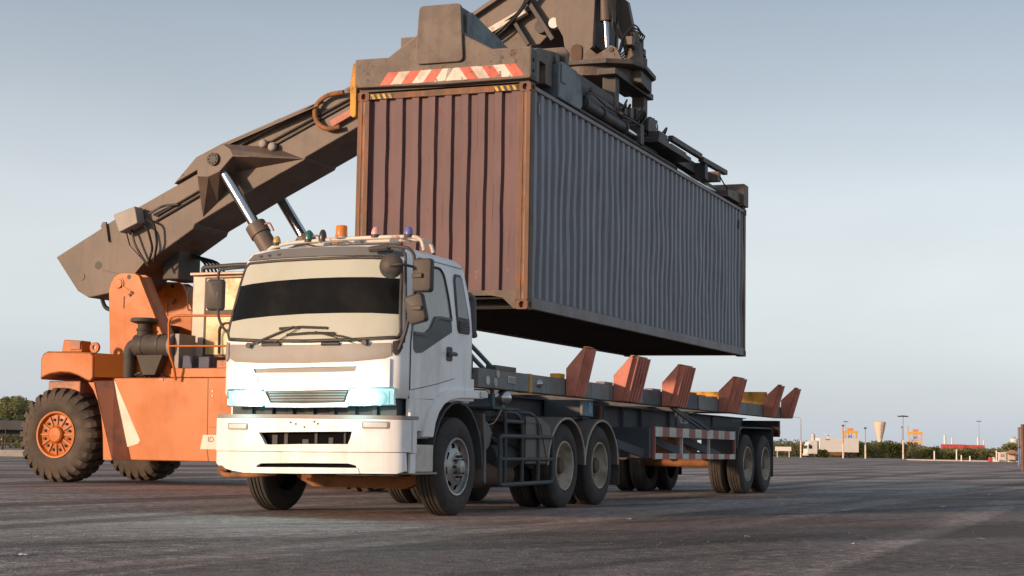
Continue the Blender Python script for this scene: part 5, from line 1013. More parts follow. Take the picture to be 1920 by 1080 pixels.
m = MB(); m.ringloft([[(9.622,9.15,5.83),(9.622,9.0,4.75),(9.622,8.7,5.0),(9.622,8.3,5.55),(9.622,6.95,5.70),(9.622,7.6,5.95),(9.622,8.58,6.04)], [(10.07,8.86,5.74),(10.07,8.85,5.42),(10.07,8.62,5.40),(10.07,8.40,5.47),(10.07,8.14,5.74),(10.07,8.2,5.86),(10.07,8.33,5.96)]]); P(m, 'cylinder_bracket', 'boom_brown', bm_, bev=0.008)
m = MB(); m.cyl((8.0, 8.52, 5.70), (8.05, 8.52, 5.70), 0.115, n=28); kp = P(m, 'knee_pin', 'boom_dark', kn, smooth=40)
for k in range(8): a = 2*math.pi*k/8; m = MB(); m.cyl((7.985, 8.52 + 0.08*math.cos(a), 5.70 + 0.08*math.sin(a)), (8.0, 8.52 + 0.08*math.cos(a), 5.70 + 0.08*math.sin(a)), 0.016, n=6); P(m, 'bolt', 'hub_dark', kn)
# overhanging cover above the knee
m = MB(); m.ringloft([[(8.30,8.40,6.02),(8.49,8.60,6.06),(8.49,6.85,6.60),(8.30,6.60,6.60)], [(8.30,8.40,6.0),(8.49,8.60,6.04),(8.49,6.85,6.58),(8.30,6.60,6.58)]]); P(m, 'cover_plate', 'boom_brown', bm_)
ib = [(5.6,6.55),(5.6,7.02),(3.6,8.10),(1.4,9.22),(1.4,8.35),(2.25,7.75),(2.6,7.42),(2.95,7.36),(3.6,7.38)]
m = MB(); m.prism(ib, 0, 8.62, 9.5); bi = P(m, 'boom_extension', 'boom_brown', bev=0.02)
m = MB(); m.prism([(5.25,6.46),(5.25,7.40),(5.12,7.46),(5.12,6.52)], 0, 8.44, 9.68); P(m, 'boom_collar', 'boom_dark', bm_, bev=0.01)
m = MB(); m.prism([(5.1,7.32),(3.2,8.36),(3.2,8.28),(5.1,7.24)], 0, 8.5, 8.62); P(m, 'extension_rail', 'boom_brown', bi, bev=0.008)
m = MB(); m.beam((8.48, 3.46, 7.66), (8.48, 2.80, 7.96), 0.12, 0.11); P(m, 'pad_beam', 'hazard_white', bi, bev=0.01)
for p0, p1, w_ in (((8.5, 2.85, 8.25), (8.46, 2.30, 7.42), 0.08), ((8.5, 3.05, 7.85), (8.5, 2.75, 7.38), 0.07), ((8.55, 3.9, 7.45), (8.55, 2.7, 8.05), 0.1)):
    m = MB(); m.beam(p0, p1, w_, w_); P(m, 'strut', 'boom_dark', bi, bev=0.01)
for (v, z, r_) in ((2.32, 7.72, 0.09), (2.55, 7.68, 0.11)): m = MB(); m.cyl((8.5, v, z), (8.63, v, z), r_, n=20); P(m, 'extension_lamp' if v < 2.4 else 'roller', 'lamp_clear' if v < 2.4 else 'boom_dark', bi, smooth=40)
for k in range(3): m = MB(); m.tube([(8.5,3.9 - k*0.1,7.3),(8.45,3.3,7.55 + k*.1),(8.42,2.9,7.9),(8.4,2.6,8.3 + k*0.1),(8.45,2.2,8.5),(8.45,1.9,7.9 + k*0.08),(8.45,2.0,7.6)], 0.022, 6, 0.2); P(m, 'hose', 'hose', bi, smooth=60)
# head plates hanging to the spreader
for u in (8.42, 9.58):
    m = MB(); m.prism([(2.26,7.80),(2.24,7.66),(2.12,7.45),(2.08,7.22),(2.0,7.10),(1.75,7.10),(1.60,7.25),(1.56,8.30),(1.75,8.45),(2.0,8.3),(2.1,7.98)], 0, u, u + 0.10); hp = P(m, 'head_plate', 'boom_brown', bi, bev=0.01)
m = MB(); m.prism([(2.0,7.3),(1.62,7.3),(1.58,8.3),(1.75,8.4),(1.95,8.2)], 0, 8.53, 9.57); P(m, 'head_box', 'boom_dark', bi, bev=0.01)
m = MB(); m.prism([(1.55,8.4),(1.3,8.2),(1.15,7.5),(1.2,7.12),(1.3,7.10),(1.4,7.5),(1.5,8.0)], 0, 9.3, 9.42); P(m, 'head_plate', 'boom_brown', bi, bev=0.01)
m = MB(); m.cyl((8.62, 1.50, 8.5), (8.62, 1.45, 7.70), 0.10, n=18); dc = P(m, 'damper_cylinder', 'boom_brown', bi, smooth=40); m = MB(); m.cyl((8.62, 1.45, 7.70), (8.62, 1.42, 7.26), 0.05, n=14); P(m, 'piston_rod', 'chrome_rod', dc, smooth=40)
for k in range(3): m = MB(); m.tube([(8.6,1.38 - k*.02,8.4),(8.55,1.30 - k*.03,8.05),(8.6,1.36,7.75 - k*.1),(8.8,1.1,7.3),(9.2,0.95,7.2)], 0.017, 6, 0.2); P(m, 'hose', 'hose', dc, smooth=60)
# rear boom fittings
m = MB(); m.cyl((8.49, 11.595, 3.75), (8.52, 11.595, 3.75), 0.07, n=18); P(m, 'boss', 'boom_brown', bm_, smooth=40)
m = MB(); m.cyl((8.495, 11.235, 3.95), (8.52, 11.235, 3.95), 0.075, n=18); P(m, 'boom_hole', 'hose', bm_)
m = MB(); m.prism([(11.16,4.66),(11.12,4.74),(11.05,4.74),(10.97,4.36)], 0, 8.42, 8.47); P(m, 'boom_lug', 'boom_brown', bm_, bev=0.005)
m = MB(); m.prism([(10.74,4.83),(10.28,4.97),(10.20,4.66),(10.60,4.50)], 0, 8.22, 8.47); jb = P(m, 'junction_box', 'panel_grey', bm_, bev=0.015)
for p in ([(8.4,10.45,4.56),(8.36,10.35,4.3),(8.4,10.2,4.05),(8.45,10.1,3.9)], [(8.4,10.25,4.7),(8.33,10.05,4.55),(8.36,9.95,4.2),(8.45,10.1,3.95)], [(8.4,10.15,4.75),(8.33,9.92,4.66),(8.36,9.86,4.3),(8.45,9.98,3.98)], [(8.42,10.1,4.85),(8.4,9.8,4.98),(8.44,9.5,5.0)]): m = MB(); m.tube(p, 0.022, 6, 0.1); P(m, 'hose', 'hose', bm_, smooth=60)
for dz in (0, 0.09): m = MB(); m.tube([(8.47,9.98,4.72 + dz),(8.47,9.1,5.13 + dz),(8.47,8.9,5.22 + dz)], 0.02, 6); P(m, 'hydraulic_pipe', 'boom_dark', bm_, smooth=60); m = MB(); m.tube([(8.47,7.62,5.95 + dz),(8.47,6.0,6.66 + dz*0.8),(8.47,5.3,6.98 + dz)], 0.02, 6); P(m, 'hydraulic_pipe', 'boom_dark', bm_, smooth=60)
for (v, z) in ((7.74, 6.0), (7.55, 5.93)): m = MB(); m.lathe([(0,-0.05),(0.06,-0.045),(0.075,-0.03),(0.08,0.02),(0.05,0.07)], (8.40, v, z), (1,0,0), 20); P(m, 'boom_lamp', 'panel_grey', bm_, smooth=45)
m = MB(); m.tube([(8.38, 6.15 + 0.0, 6.80), (8.38,6.45,6.78),(8.38,6.66,6.66),(8.38,6.72,6.45),(8.38,6.62,6.25),(8.38,6.42,6.16),(8.38,6.2,6.2)], 0.045, 8, 0.12); P(m, 'energy_chain', 'axle_orange', bm_, smooth=60)
m = MB(); m.beam((8.40, 6.38, 6.26), (8.40, 5.6, 6.62), 0.06, 0.12); P(m, 'chain_tray', 'pink_paint', bm_, bev=0.008)
m = MB(); m.tube([(9.0,11.5,3.4),(8.9,11.35,3.2),(8.8,11.0,3.12),(8.8,10.7,3.2)], 0.04, 8, 0.15); P(m, 'hose', 'hose', bm_, smooth=60)
for k in range(5): m = MB(); m.tube([(9.3 + k*0.06,9.75 + k*.02,4.2),(9.3 + k*.06,9.45 - k*0.05,4.05),(9.3 + k*.06,9.25 - k*.04,3.6),(9.3 + k*.06,9.3,3.0)], 0.022, 6, 0.2); P(m, 'hose', 'hose', smooth=60)
m = MB(); m.box((8.9, 9.75, 3.7), (9.6, 10.1, 4.35)); P(m, 'swivel_block', 'boom_dark', bm_, bev=0.02)
# lift cylinders
for u in (8.22, 9.90):
    d = Vector((0, -0.786, -1.122)).normalized(); a = Vector((u, 8.50, 5.62)); b_ = a + d*1.36; c = a + d*4.4
    m = MB(); m.cyl(b_, c, 0.165, n=28); lc = P(m, 'lift_cylinder', 'boom_brown', smooth=40)
    m = MB(); m.cyl(a, b_ + d*0.05, 0.098, n=24); P(m, 'piston_rod', 'chrome_rod', lc, smooth=40)
    m = MB(); m.cyl(b_ - d*0.02, b_ + d*0.2, 0.185, n=28); P(m, 'cylinder_gland', 'boom_brown', lc, smooth=40)
    m = MB(); e = b_ + d*0.12 + Vector((-0.05, -0.14, 0.12)); m.tube([e, e + Vector((0,-0.1,0.02)), e + Vector((0,-0.18,-0.12))], 0.018, 6, 0.04); P(m, 'port_hose', 'orange_worn', lc, smooth=60)
# operator cabin
m = MB(); m.box((8.5, 7.3, 2.24), (9.62, 9.165, 3.70)); cb = P(m, 'cabin', 'cabin_cream', bev=0.02)
m = MB(); m.box((8.42, 7.2, 3.70), (9.68, 9.18, 3.75)); P(m, 'cabin_roof', 'cabin_cream', cb, bev=0.012)
m = MB(); m.tube([(8.5,8.95,3.76),(8.48,8.95,3.84),(8.48,8.2,3.87),(8.48,7.4,3.85)], 0.04, 8, 0.08); P(m, 'roof_guard', 'boom_dark', cb, smooth=60)
m = MB(); m.box((8.488, 7.55, 2.26), (8.499, 8.90, 3.665)); fr_ = P(m, 'door_frame', 'mirror_brown', cb)
for (a, b, z0, z1) in ((8.52, 8.85, 3.08, 3.63), (7.7, 8.49, 3.08, 3.63)): m = MB(); m.box((8.482, a, z0), (8.4875, b, z1)); P(m, 'window_pane', 'cabin_yellow', cb)
m = MB(); m.box((8.480, 7.7, 2.29), (8.4875, 8.84, 2.99)); dp = P(m, 'door_panel', 'cabin_yellow', cb)
m = MB(); m.tube([(8.46,8.55,2.3),(8.46,8.56,2.75),(8.46,8.48,2.84),(8.46,7.9,2.85)], 0.018, 6, 0.08); P(m, 'door_rail', 'mirror_brown', cb, smooth=60)
m = MB(); m.tube([(8.5,9.17,3.46),(8.5,9.26,3.45),(8.5,9.25,3.09),(8.5,9.16,3.08)], 0.014, 6, 0.04); P(m, 'grab_handle', 'mirror_brown', cb, smooth=60)
# air intake with canister
m = MB(); m.cyl((7.97, 9.92, 2.43), (7.97, 9.16, 2.41), 0.195, n=32); ai = P(m, 'air_filter', 'rubber_dust', smooth=40)
m = MB(); m.lathe([(0.2,0),(0.215,0.02),(0.215,0.06),(0.2,0.07),(0.17,0.065),(0,0.06)], (7.97, 9.18, 2.41), (0,-1,0.0), 32); P(m, 'filter_cap', 'panel_grey', ai, smooth=40)
for v in (9.75, 9.4): m = MB(); m.lathe([(0.196,-0.02),(0.203,-0.02),(0.203,0.02),(0.196,0.02)], (7.97, v, 2.425), (0,1,0), 32); P(m, 'filter_band', 'boom_dark', ai, smooth=40)
m = MB(); m.lathe([(0.12,0),(0.12,0.12),(0.135,0.13),(0.135,0.16),(0.11,0.17),(0.11,0.24),(0.24,0.28),(0.245,0.31),(0.23,0.345),(0.0,0.36)], (7.97, 9.79, 2.56), (0,0,1), 28); P(m, 'rain_cap', 'rubber_dust', ai, smooth=40)
m = MB(); m.tube([(7.97, 9.93, 2.44), (7.97, 10.02, 2.43), (7.97, 10.07, 2.36), (7.97, 10.08, 2.25), (7.97, 10.08, 1.86)], 0.105, 16, 0.12); P(m, 'intake_hose', 'rubber_dust', ai, smooth=50)
for z in (2.22, 2.26): m = MB(); m.lathe([(0.108,0),(0.116,0),(0.116,0.03),(0.108,0.03)], (7.97, 10.08, z), (0,0,1), 24); P(m, 'hose_clamp', 'chassis', ai, smooth=40)
m = MB(); m.prism([(9.85,2.25),(9.3,2.25),(9.45,1.9),(9.7,1.9)], 0, 7.85, 8.05); P(m, 'filter_bracket', 'rubber_dust', ai, bev=0.008)
m = MB(); m.box((7.9, 9.0, 2.02), (8.4, 9.08, 2.62)); P(m, 'screen', 'panel_grey')
for (a, b, c, d_, mm) in ((8.75, 8.95, 2.016, 2.24, 'box_blue'), (8.4, 8.62, 2.016, 2.22, 'box_blue'), (7.7, 8.25, 2.016, 2.16, 'orange_worn')):
    m = MB(); m.box((7.95, a, c), (8.2, b, d_)); P(m, 'battery_box', mm, bev=0.012)
for k in range(6):
    a = 9.2 + random.random()*0.6; m = MB(); m.tube([(7.95 + random.random()*0.2, a, 1.855), (7.95, a + 0.1, 1.93 + random.random()*0.05), (8.0, a + 0.3, 1.88), (8.1, a + 0.45, 1.86)], 0.02, 6, 0.05); P(m, 'hose', 'hose', smooth=60)
# handrail
m = MB(); m.tube([(7.70,8.90,1.80),(7.62,8.90,2.05),(7.6,8.985,2.25),(7.6,9.02,2.80),(7.6,8.97,2.89),(7.6,8.85,2.91),(7.6,6.2,2.86),(7.6,6.2,2.03)], 0.022, 8, 0.08); hr = P(m, 'handrail', 'orange', smooth=60)
m = MB(); m.tube([(7.6,9.005,2.385),(7.6,6.2,2.36)], 0.018, 8); P(m, 'rail_bar', 'orange', hr, smooth=60)
m = MB(); m.tube([(7.6,7.6,2.88),(7.6,7.6,2.03)], 0.018, 8); P(m, 'rail_bar', 'orange', hr, smooth=60)
# ------------------------------------------------------------------ background
I4 = Matrix.Identity(4)
def yards(px, D, base_z=0.0):
    """ground spot seen at image column px (1920 wide) at depth D"""
    return Vector(((px - 960) / 3011.0 * D, D, base_z))
def leafy(rng, clumps, leaf, n, zmin=0.0):
    m = MB()
    for _ in range(n):
        c, r = rng.choice(clumps); 
        d = Vector((rng.gauss(0,1), rng.gauss(0,1), rng.gauss(0,1))).normalized() * (rng.random() ** 0.45)
        p = Vector((c[0] + d.x*r[0], c[1] + d.y*r[1], c[2] + d.z*r[2]))
        if p.z < zmin: continue
        a = Vector((rng.uniform(-1,1), rng.uniform(-1,1), rng.uniform(-0.6,0.6))).normalized(); b = a.orthogonal().normalized() * leaf * rng.uniform(0.3, 0.6); a = a * leaf * rng.uniform(0.6, 1.2)
        m.quad(p - a, p - b, p + a, p + b)
    return m
def foliage(name, c1, c2, c3):
    m = bpy.data.materials.new(name); m.use_nodes = True; n = m.node_tree.nodes; l = m.node_tree.links; p = n['Principled BSDF']
    tc = n.new('ShaderNodeTexCoord'); t = n.new('ShaderNodeTexNoise'); t.inputs['Scale'].default_value = 0.28; t.inputs['Detail'].default_value = 6; l.new(tc.outputs['Object'], t.inputs['Vector'])
    r = n.new('ShaderNodeValToRGB'); r.color_ramp.elements[0].position = 0.32; r.color_ramp.elements[0].color = lin(c1); r.color_ramp.elements[1].position = 0.68; r.color_ramp.elements[1].color = lin(c3)
    e = r.color_ramp.elements.new(0.5); e.color = lin(c2); l.new(t.outputs['Fac'], r.inputs[0]); l.new(r.outputs[0], p.inputs['Base Color'])
    p.inputs['Roughness'].default_value = 0.75; p.inputs['Specular IOR Level'].default_value = 0.15
    tl = n.new('ShaderNodeBsdfTranslucent'); l.new(r.outputs[0], tl.inputs['Color']); ms = n.new('ShaderNodeMixShader'); ms.inputs[0].default_value = 0.4
    l.new(p.outputs[0], ms.inputs[1]); l.new(tl.outputs[0], ms.inputs[2]); l.new(ms.outputs[0], n['Material Output'].inputs['Surface'])
    MATS[name] = m
foliage('scrub_green', (0.14, 0.135, 0.05), (0.21, 0.195, 0.08), (0.27, 0.23, 0.115))
foliage('bush_green', (0.055, 0.07, 0.022), (0.10, 0.115, 0.036), (0.15, 0.155, 0.055))
foliage('tree_green', (0.20, 0.21, 0.085), (0.28, 0.28, 0.13), (0.34, 0.32, 0.17))
rng = random.Random(11)
# the far scrub as one mass
cl = []
for i in range(150):
    px = 1425 + i*3.4 + rng.uniform(-3,3); D = rng.uniform(372, 430); p = yards(px, D); h = rng.uniform(3.3, 4.1) * (1.0 if px < 1720 else 0.72)
    cl.append(((p.x, p.y, h*0.45), (rng.uniform(2.2,3.4), 3.5, h*0.6)))
o = leafy(rng, cl, 0.42, 26000).build('scrub', 'scrub_green', recalc=False); o['kind'] = 'stuff'; o['label'] = 'low olive scrub along the far edge of the yard'; o['category'] = 'scrub'
cl = []
for i in range(60):
    px = -60 + i*11 + rng.uniform(-5,5); D = rng.uniform(150, 170); p = yards(px, D); cl.append(((p.x, p.y, 0.9), (2.0, 2.5, rng.uniform(0.8,1.3))))
o = leafy(rng, cl, 0.28, 7000).build('scrub', 'scrub_green', recalc=False); o['kind'] = 'stuff'; o['label'] = 'olive undergrowth behind the kerb at the left edge'; o['category'] = 'scrub'
def bush(px, D, w, h, label, n=1600, mm='bush_green', name='bush'):
    p = yards(px, D); t = Thing(name, label, 'bush', Matrix.Translation(p), group='bushes at the far edge of the yard')
    cl = [((rng.uniform(-w,w)*0.62, rng.uniform(-1,1)*w*0.35, h*rng.uniform(0.3,0.68)), (w*rng.uniform(0.25,0.45), w*0.3, h*rng.uniform(0.22,0.36))) for _ in range(11)]
    t.part(leafy(rng, cl, 0.33, n), 'crown', mm, recalc=False)
    m = MB()
    for k in range(4): m.tube([(rng.uniform(-.2,.2)*w, 0, 0), (rng.uniform(-.3,.3)*w, 0, h*0.3), (rng.uniform(-.5,.5)*w, 0, h*0.6)], 0.06, 5)
    t.part(m, 'stem', 'bark')
bush(1672, 366, 3.9, 4.6, 'dark rounded bush below the funnel-shaped water tower'); bush(1610, 368, 3.3, 3.9, 'green bush rising behind the tail of the distant lorry'); bush(1745, 362, 2.6, 3.3, 'small dark bush between the right crane and the red containers')
bush(1895, 292, 3.2, 3.6, 'green bush behind the tiled-roof shelter', mm='tree_green'); bush(1546, 322, 1.4, 1.7, 'small fresh green bush in front of the distant lorry', 700, 'bush_green'); bush(1806, 340, 4.2, 2.2, 'low green bush left of the cream booth')
def tree(px, D, h, w, label):
    p = yards(px, D); t = Thing('tree', label, 'tree', Matrix.Translation(p), group='trees behind the reach stacker')
    m = MB(); m.cyl((0,0,-0.05), (0.05*w,0,h*0.45), 0.11, 0.06, 8)
    for k in range(6):
        a = k*1.05; m.cyl((0.03*w,0,h*0.3), (math.cos(a)*w*0.5, math.sin(a)*w*0.5, h*rng.uniform(0.6,0.85)), 0.045, 0.015, 6)
    t.part(m, 'trunk', 'bark', smooth=60)
    cl = [((rng.uniform(-1,1)*w*0.65, rng.uniform(-1,1)*w*0.6, h*rng.uniform(0.35,0.86)), (w*rng.uniform(0.22,0.4), w*0.3, h*rng.uniform(0.08,0.16))) for _ in range(24)]
    t.part(leafy(rng, cl, 0.14, 6500), 'crown', 'tree_green', recalc=False)
tree(14, 118, 4.1, 2.0, 'pale green tree at the left edge above the dark flatbed'); tree(62, 122, 4.3, 1.7, 'pale green tree just behind the stacker rear wheel'); tree(-45, 120, 3.7, 2.0, 'pale green tree cut by the left picture edge')
# kerb at the left
kb = Thing('kerb', 'pale concrete kerb running behind the reach stacker', 'kerb', I4)
for k in range(26):
    x = -34 + k*1.25; m = MB(); m.box((x, 72, 0), (x + 1.235, 72.5, 0.30)); kb.part(m, 'kerb_stone', 'concrete', bev=0.03)
fb = Thing('flatbed', 'dark flatbed trailer parked behind the kerb at the left edge', 'trailer', Matrix.Translation((-26.5, 84, 0)))
m = MB(); m.box((-6, -1.2, 1.25), (4.6, 1.2, 1.75)); fb.part(m, 'deck', 'far_dark', bev=0.03)
for x in (-4.5, -3.2, 2.2, 3.5):
    m = MB(); m.lathe(tyre_prof(0.5, 0.29, 0.28), (x, -1.15, 0.5), (0,1,0), 24); fb.part(m, 'wheel', 'tyre', smooth=40)
m = MB(); m.box((-6, -0.5, 0.95), (4.6, 0.5, 1.25)); fb.part(m, 'beam', 'far_dark')
for k in range(12): m = MB(); m.cyl((-5.8 + k*0.92, -1.22, 0.35), (-5.8 + k*0.92, -1.22, 1.3), 0.03, n=6); fb.part(m, 'side_stake', 'chassis_brown')
m = MB(); m.box((-6, -1.25, 0.55), (4.6, -1.2, 0.6)); fb.part(m, 'side_bar', 'chassis_brown')
# distant lorry: cab to the left, long pale box
p = yards(1561, 330); LM = Matrix.Translation(p) @ Matrix.Rotation(R(9), 4, 'Z')
ly = Thing('articulated_lorry', 'distant white lorry with a long pale box trailer facing left', 'lorry', LM)
m = MB(); m.prism([(-5.6,0.7),(-5.6,1.6),(-5.45,2.4),(-5.1,3.15),(-4.4,3.45),(-3.4,3.5),(-3.4,0.7)], 1, -1.2, 1.2); c_ = ly.part(m, 'cab', 'far_white', bev=0.08)
m = MB(); m.box((-5.62, -1.05, 1.75), (-5.35, 1.05, 2.4)); ly.part(m, 'windscreen', 'far_dark', c_); m = MB(); m.box((-5.2, -1.215, 1.75), (-4.5, -1.2, 2.4)); ly.part(m, 'side_window', 'far_dark', c_)
m = MB(); m.box((-5.75, -1.2, 0.35), (-5.3, 1.2, 0.8)); ly.part(m, 'bumper', 'cream_mark', c_, bev=0.04); m = MB(); m.box((-5.3, -1.5, 1.9), (-5.2, -1.25, 2.7)); ly.part(m, 'mirror', 'far_dark', c_)
m = MB(); m.box((-3.0, -1.25, 1.15), (5.4, 1.25, 3.95)); bx_ = ly.part(m, 'box_body', 'far_white', bev=0.03); m = MB(); m.box((-1.7, -1.262, 3.55), (-0.8, -1.251, 3.75)); ly.part(m, 'red_mark', 'far_red', bx_)
m = MB(); m.box((-3.4, -0.5, 0.75), (5.3, 0.5, 1.14)); ly.part(m, 'chassis', 'chassis_brown'); m = MB(); m.box((-0.8, -1.2, 0.5), (2.4, -1.1, 1.1)); ly.part(m, 'side_skirt', 'axle_orange')
for x in (-4.6, -2.3, 3.2, 4.4):
    for y in (-1.2, 0.92): m = MB(); m.lathe(tyre_prof(0.5, 0.29, 0.28), (x, y, 0.5), (0,1,0), 20); ly.part(m, 'wheel', 'tyre', smooth=40)
# sign board
p = yards(1471, 300); sb = Thing('sign_board', 'blank white board on two posts left of the distant lorry', 'sign', Matrix.Translation(p))
m = MB(); m.box((-1.5, -0.03, 1.15), (1.5, 0.03, 1.95)); sb.part(m, 'board', 'far_white', bev=0.01)
for x in (-1.15, 1.05): m = MB(); m.box((x, 0.04, 0), (x + 0.12, 0.16, 1.8)); sb.part(m, 'post', 'far_white')
# lamp posts
def lamp_post(px, D, h, kind, label, mm='far_grey'):
    p = yards(px, D); t = Thing('lamp_post', label, 'lamp post', Matrix.Translation(p), group='light poles at the far edge of the yard')
    m = MB(); m.cyl((0,0,0), (0,0,h), 0.13, 0.07, 10); t.part(m, 'pole', mm, smooth=40)
    m = MB(); m.cyl((0,0,0), (0,0,min(3.6, h*0.45)), 0.16, 0.15, 10); t.part(m, 'pole_base', 'cream_mark', smooth=40)
    if kind == 'mast':
        m = MB(); m.lathe([(0,0),(0.45,0),(0.55,0.12),(0.2,0.25),(0,0.28)], (0,0,h), (0,0,1), 16); t.part(m, 'lamp_ring', 'far_grey', smooth=40)
        for k in range(6): a = k*math.pi/3; m = MB(); m.box((math.cos(a)*0.75 - .22, math.sin(a)*0.75 - .15, h - 0.05), (math.cos(a)*0.75 + .22, math.sin(a)*0.75 + .15, h + 0.16)); t.part(m, 'floodlight', 'far_dark')
    elif kind == 'arm':
        m = MB(); m.tube([(0,0,h),(-0.1,0,h + 0.4),(-1.3,0,h + 0.5)], 0.04, 6, 0.2); t.part(m, 'arm', mm, smooth=60); m = MB(); m.box((-1.8,-0.15,h + 0.45), (-1.2,0.15,h + 0.58)); t.part(m, 'lantern', 'far_grey')
    else:
        m = MB(); m.box((-0.2,-0.15,h - 0.1), (0.2,0.15,h + 0.2)); t.part(m, 'lantern', 'far_dark')
lamp_post(1504, 300, 7.0, 'arm', 'slender arm lamp post between the sign board and the distant lorry'); lamp_post(1583, 300, 6.0, 'cap', 'orange-tinted pole crossing the box of the distant lorry', 'far_orange'); lamp_post(1624.5, 300, 5.6, 'cap', 'short pole just right of the distant lorry')
lamp_post(1695, 300, 7.9, 'mast', 'tall floodlight mast between the water tower and the right crane'); lamp_post(1693, 420, 8.0, 'cap', 'thinner pole beside the tall floodlight mast'); lamp_post(1588, 620, 13.2, 'mast', 'hazy floodlight mast above the left yellow crane'); lamp_post(1837, 620, 14.2, 'mast', 'hazy floodlight mast above the red containers')
# gantry cranes
def crane(px, D, label):
    p = yards(px, D); t = Thing('gantry_crane', label, 'crane', Matrix.Translation(p) @ Matrix.Rotation(R(-14), 4, 'Z'), group='yellow yard cranes on the horizon')
    k = D / 1000.0; H = 16.5*k; Wd = 7.5*k
    for x in (-Wd/2, Wd/2):
        for y in (-3*k, 3*k): m = MB(); m.box((x - .4*k, y - .4*k, 0), (x + .4*k, y + .4*k, H*0.92)); t.part(m, 'leg', 'far_yellow')
        m = MB(); m.box((x - .5*k, -3.8*k, 0), (x + .5*k, 3.8*k, 1.2*k)); t.part(m, 'sill_beam', 'far_yellow')
    for y in (-3*k, 3*k): m = MB(); m.box((-Wd/2 - 1.0*k, y - .5*k, H*0.84), (Wd/2 + 0.8*k, y + .5*k, H*0.93)); t.part(m, 'girder', 'far_yellow')
    m = MB(); m.box((-Wd/2, -3.3*k, H*0.52), (Wd/2, -2.7*k, H*0.57)); t.part(m, 'tie_beam', 'far_yellow')
    m = MB(); m.box((-1.6*k, -2.4*k, H*0.93), (1.8*k, 2.4*k, H*1.03)); t.part(m, 'trolley', 'far_orange', bev=0.1)
    m = MB(); m.box((-0.9*k, -1.4*k, H*0.66), (0.7*k, 0.6*k, H*0.76)); t.part(m, 'cabin', 'far_grey')
    m = MB(); m.box((-2.2*k, -1.5*k, H*0.60), (2.2*k, 1.5*k, H*0.625)); t.part(m, 'spreader', 'far_orange')
    for a, b in (((-Wd/2, -3.0*k, H*0.57), (-0.5*k, -3.0*k, H*0.84)), ((Wd/2, -3.0*k, H*0.57), (0.5*k, -3.0*k, H*0.84)), ((1.0*k, 0, H*0.62), (0.8*k, 0, H*0.93)), ((-1.0*k, 0, H*0.62), (-0.8*k, 0, H*0.93))):
        m = MB(); m.beam(a, b, 0.3*k, 0.3*k); t.part(m, 'brace', 'far_orange')
    m = MB(); m.box((-Wd/2 - .8*k, -3.5*k, H*0.93), (-Wd/2 - .3*k, -3.0*k, H*1.15)); t.part(m, 'mast', 'far_orange')
crane(1596, 1000, 'left yellow gantry crane above the box of the distant lorry'); crane(1718, 1000, 'right yellow gantry crane beyond the tall floodlight mast')
# water tower
p = yards(1651.5, 900); t = Thing('water_tower', 'pale funnel-shaped water tower on the horizon', 'water tower', Matrix.Translation(p))
m = MB(); m.lathe([(1.15,0),(1.05,6.5),(1.15,8.5),(1.9,11.5),(2.8,15.2),(3.35,18.3),(3.4,18.9),(3.0,19.2),(0,19.3)], (0,0,0), (0,0,1), 28); t.part(m, 'tank', 'far_pink', smooth=40)
m = MB(); m.lathe([(1.12,0),(1.1,0.9)], (0,0,7.0), (0,0,1), 24); t.part(m, 'pink_band', 'pink_paint', smooth=40)
for k in range(6): m = MB(); z = 10.4 + k*1.25; r_ = 1.9 + (z - 11.5)/3.7*0.9 if z > 9 else 1.3; m.box((-0.22, -r_ - 0.2, z), (0.22, -r_ + 0.1, z + 0.62)); t.part(m, 'tank_marking', 'far_grey')
# white towers, turbine, red containers, van, booth, shelter
def tower(px, D, r_, h, label, nm='chimney', mm='far_white', cat='chimney'):
    p = yards(px, D); t = Thing(nm, label, cat, Matrix.Translation(p)); m = MB(); m.lathe([(r_*1.1,0),(r_,h*0.9),(r_*1.05,h*0.92),(r_*1.05,h),(0,h)], (0,0,0), (0,0,1), 14); t.part(m, 'shaft', mm, smooth=40); m = MB(); m.cyl((0,0,h), (0,0,h + 0.6*r_), r_*0.4, n=8); t.part(m, 'cap', 'far_grey')
tower(1773, 1200, 0.9, 16.0, 'white chimney above the left end of the red containers'); tower(1786.5, 1200, 0.6, 14.5, 'slim white chimney right of the wider white one'); tower(1835, 1200, 0.7, 15.0, 'white chimney by the hazy floodlight mast'); tower(1846, 1200, 0.5, 13.0, 'thin white chimney right of the red containers'); tower(1902, 1000, 2.3, 12.0, 'broad white silo above the tiled-roof shelter', 'silo', 'far_white', 'silo'); tower(1527, 1100, 1.3, 14.0, 'pinkish tower left above the distant lorry cab', 'chimney', 'far_pink')
p = yards(1555, 900); t = Thing('wind_turbine', 'small white wind turbine behind the distant lorry box', 'wind turbine', Matrix.Translation(p)); m = MB(); m.cyl((0,0,0), (0,0,11.0), 0.55, 0.3, 10); t.part(m, 'mast', 'far_white', smooth=40)
for a in (25, 155, 270): m = MB(); m.beam((0,-0.5,11.0), (math.cos(R(a))*3.2, -0.5, 11.0 + math.sin(R(a))*3.2), 0.2, 0.4); t.part(m, 'blade', 'far_white')
m = MB(); m.box((-0.4,-0.6,10.7), (0.4,1.0,11.4)); t.part(m, 'nacelle', 'far_white')
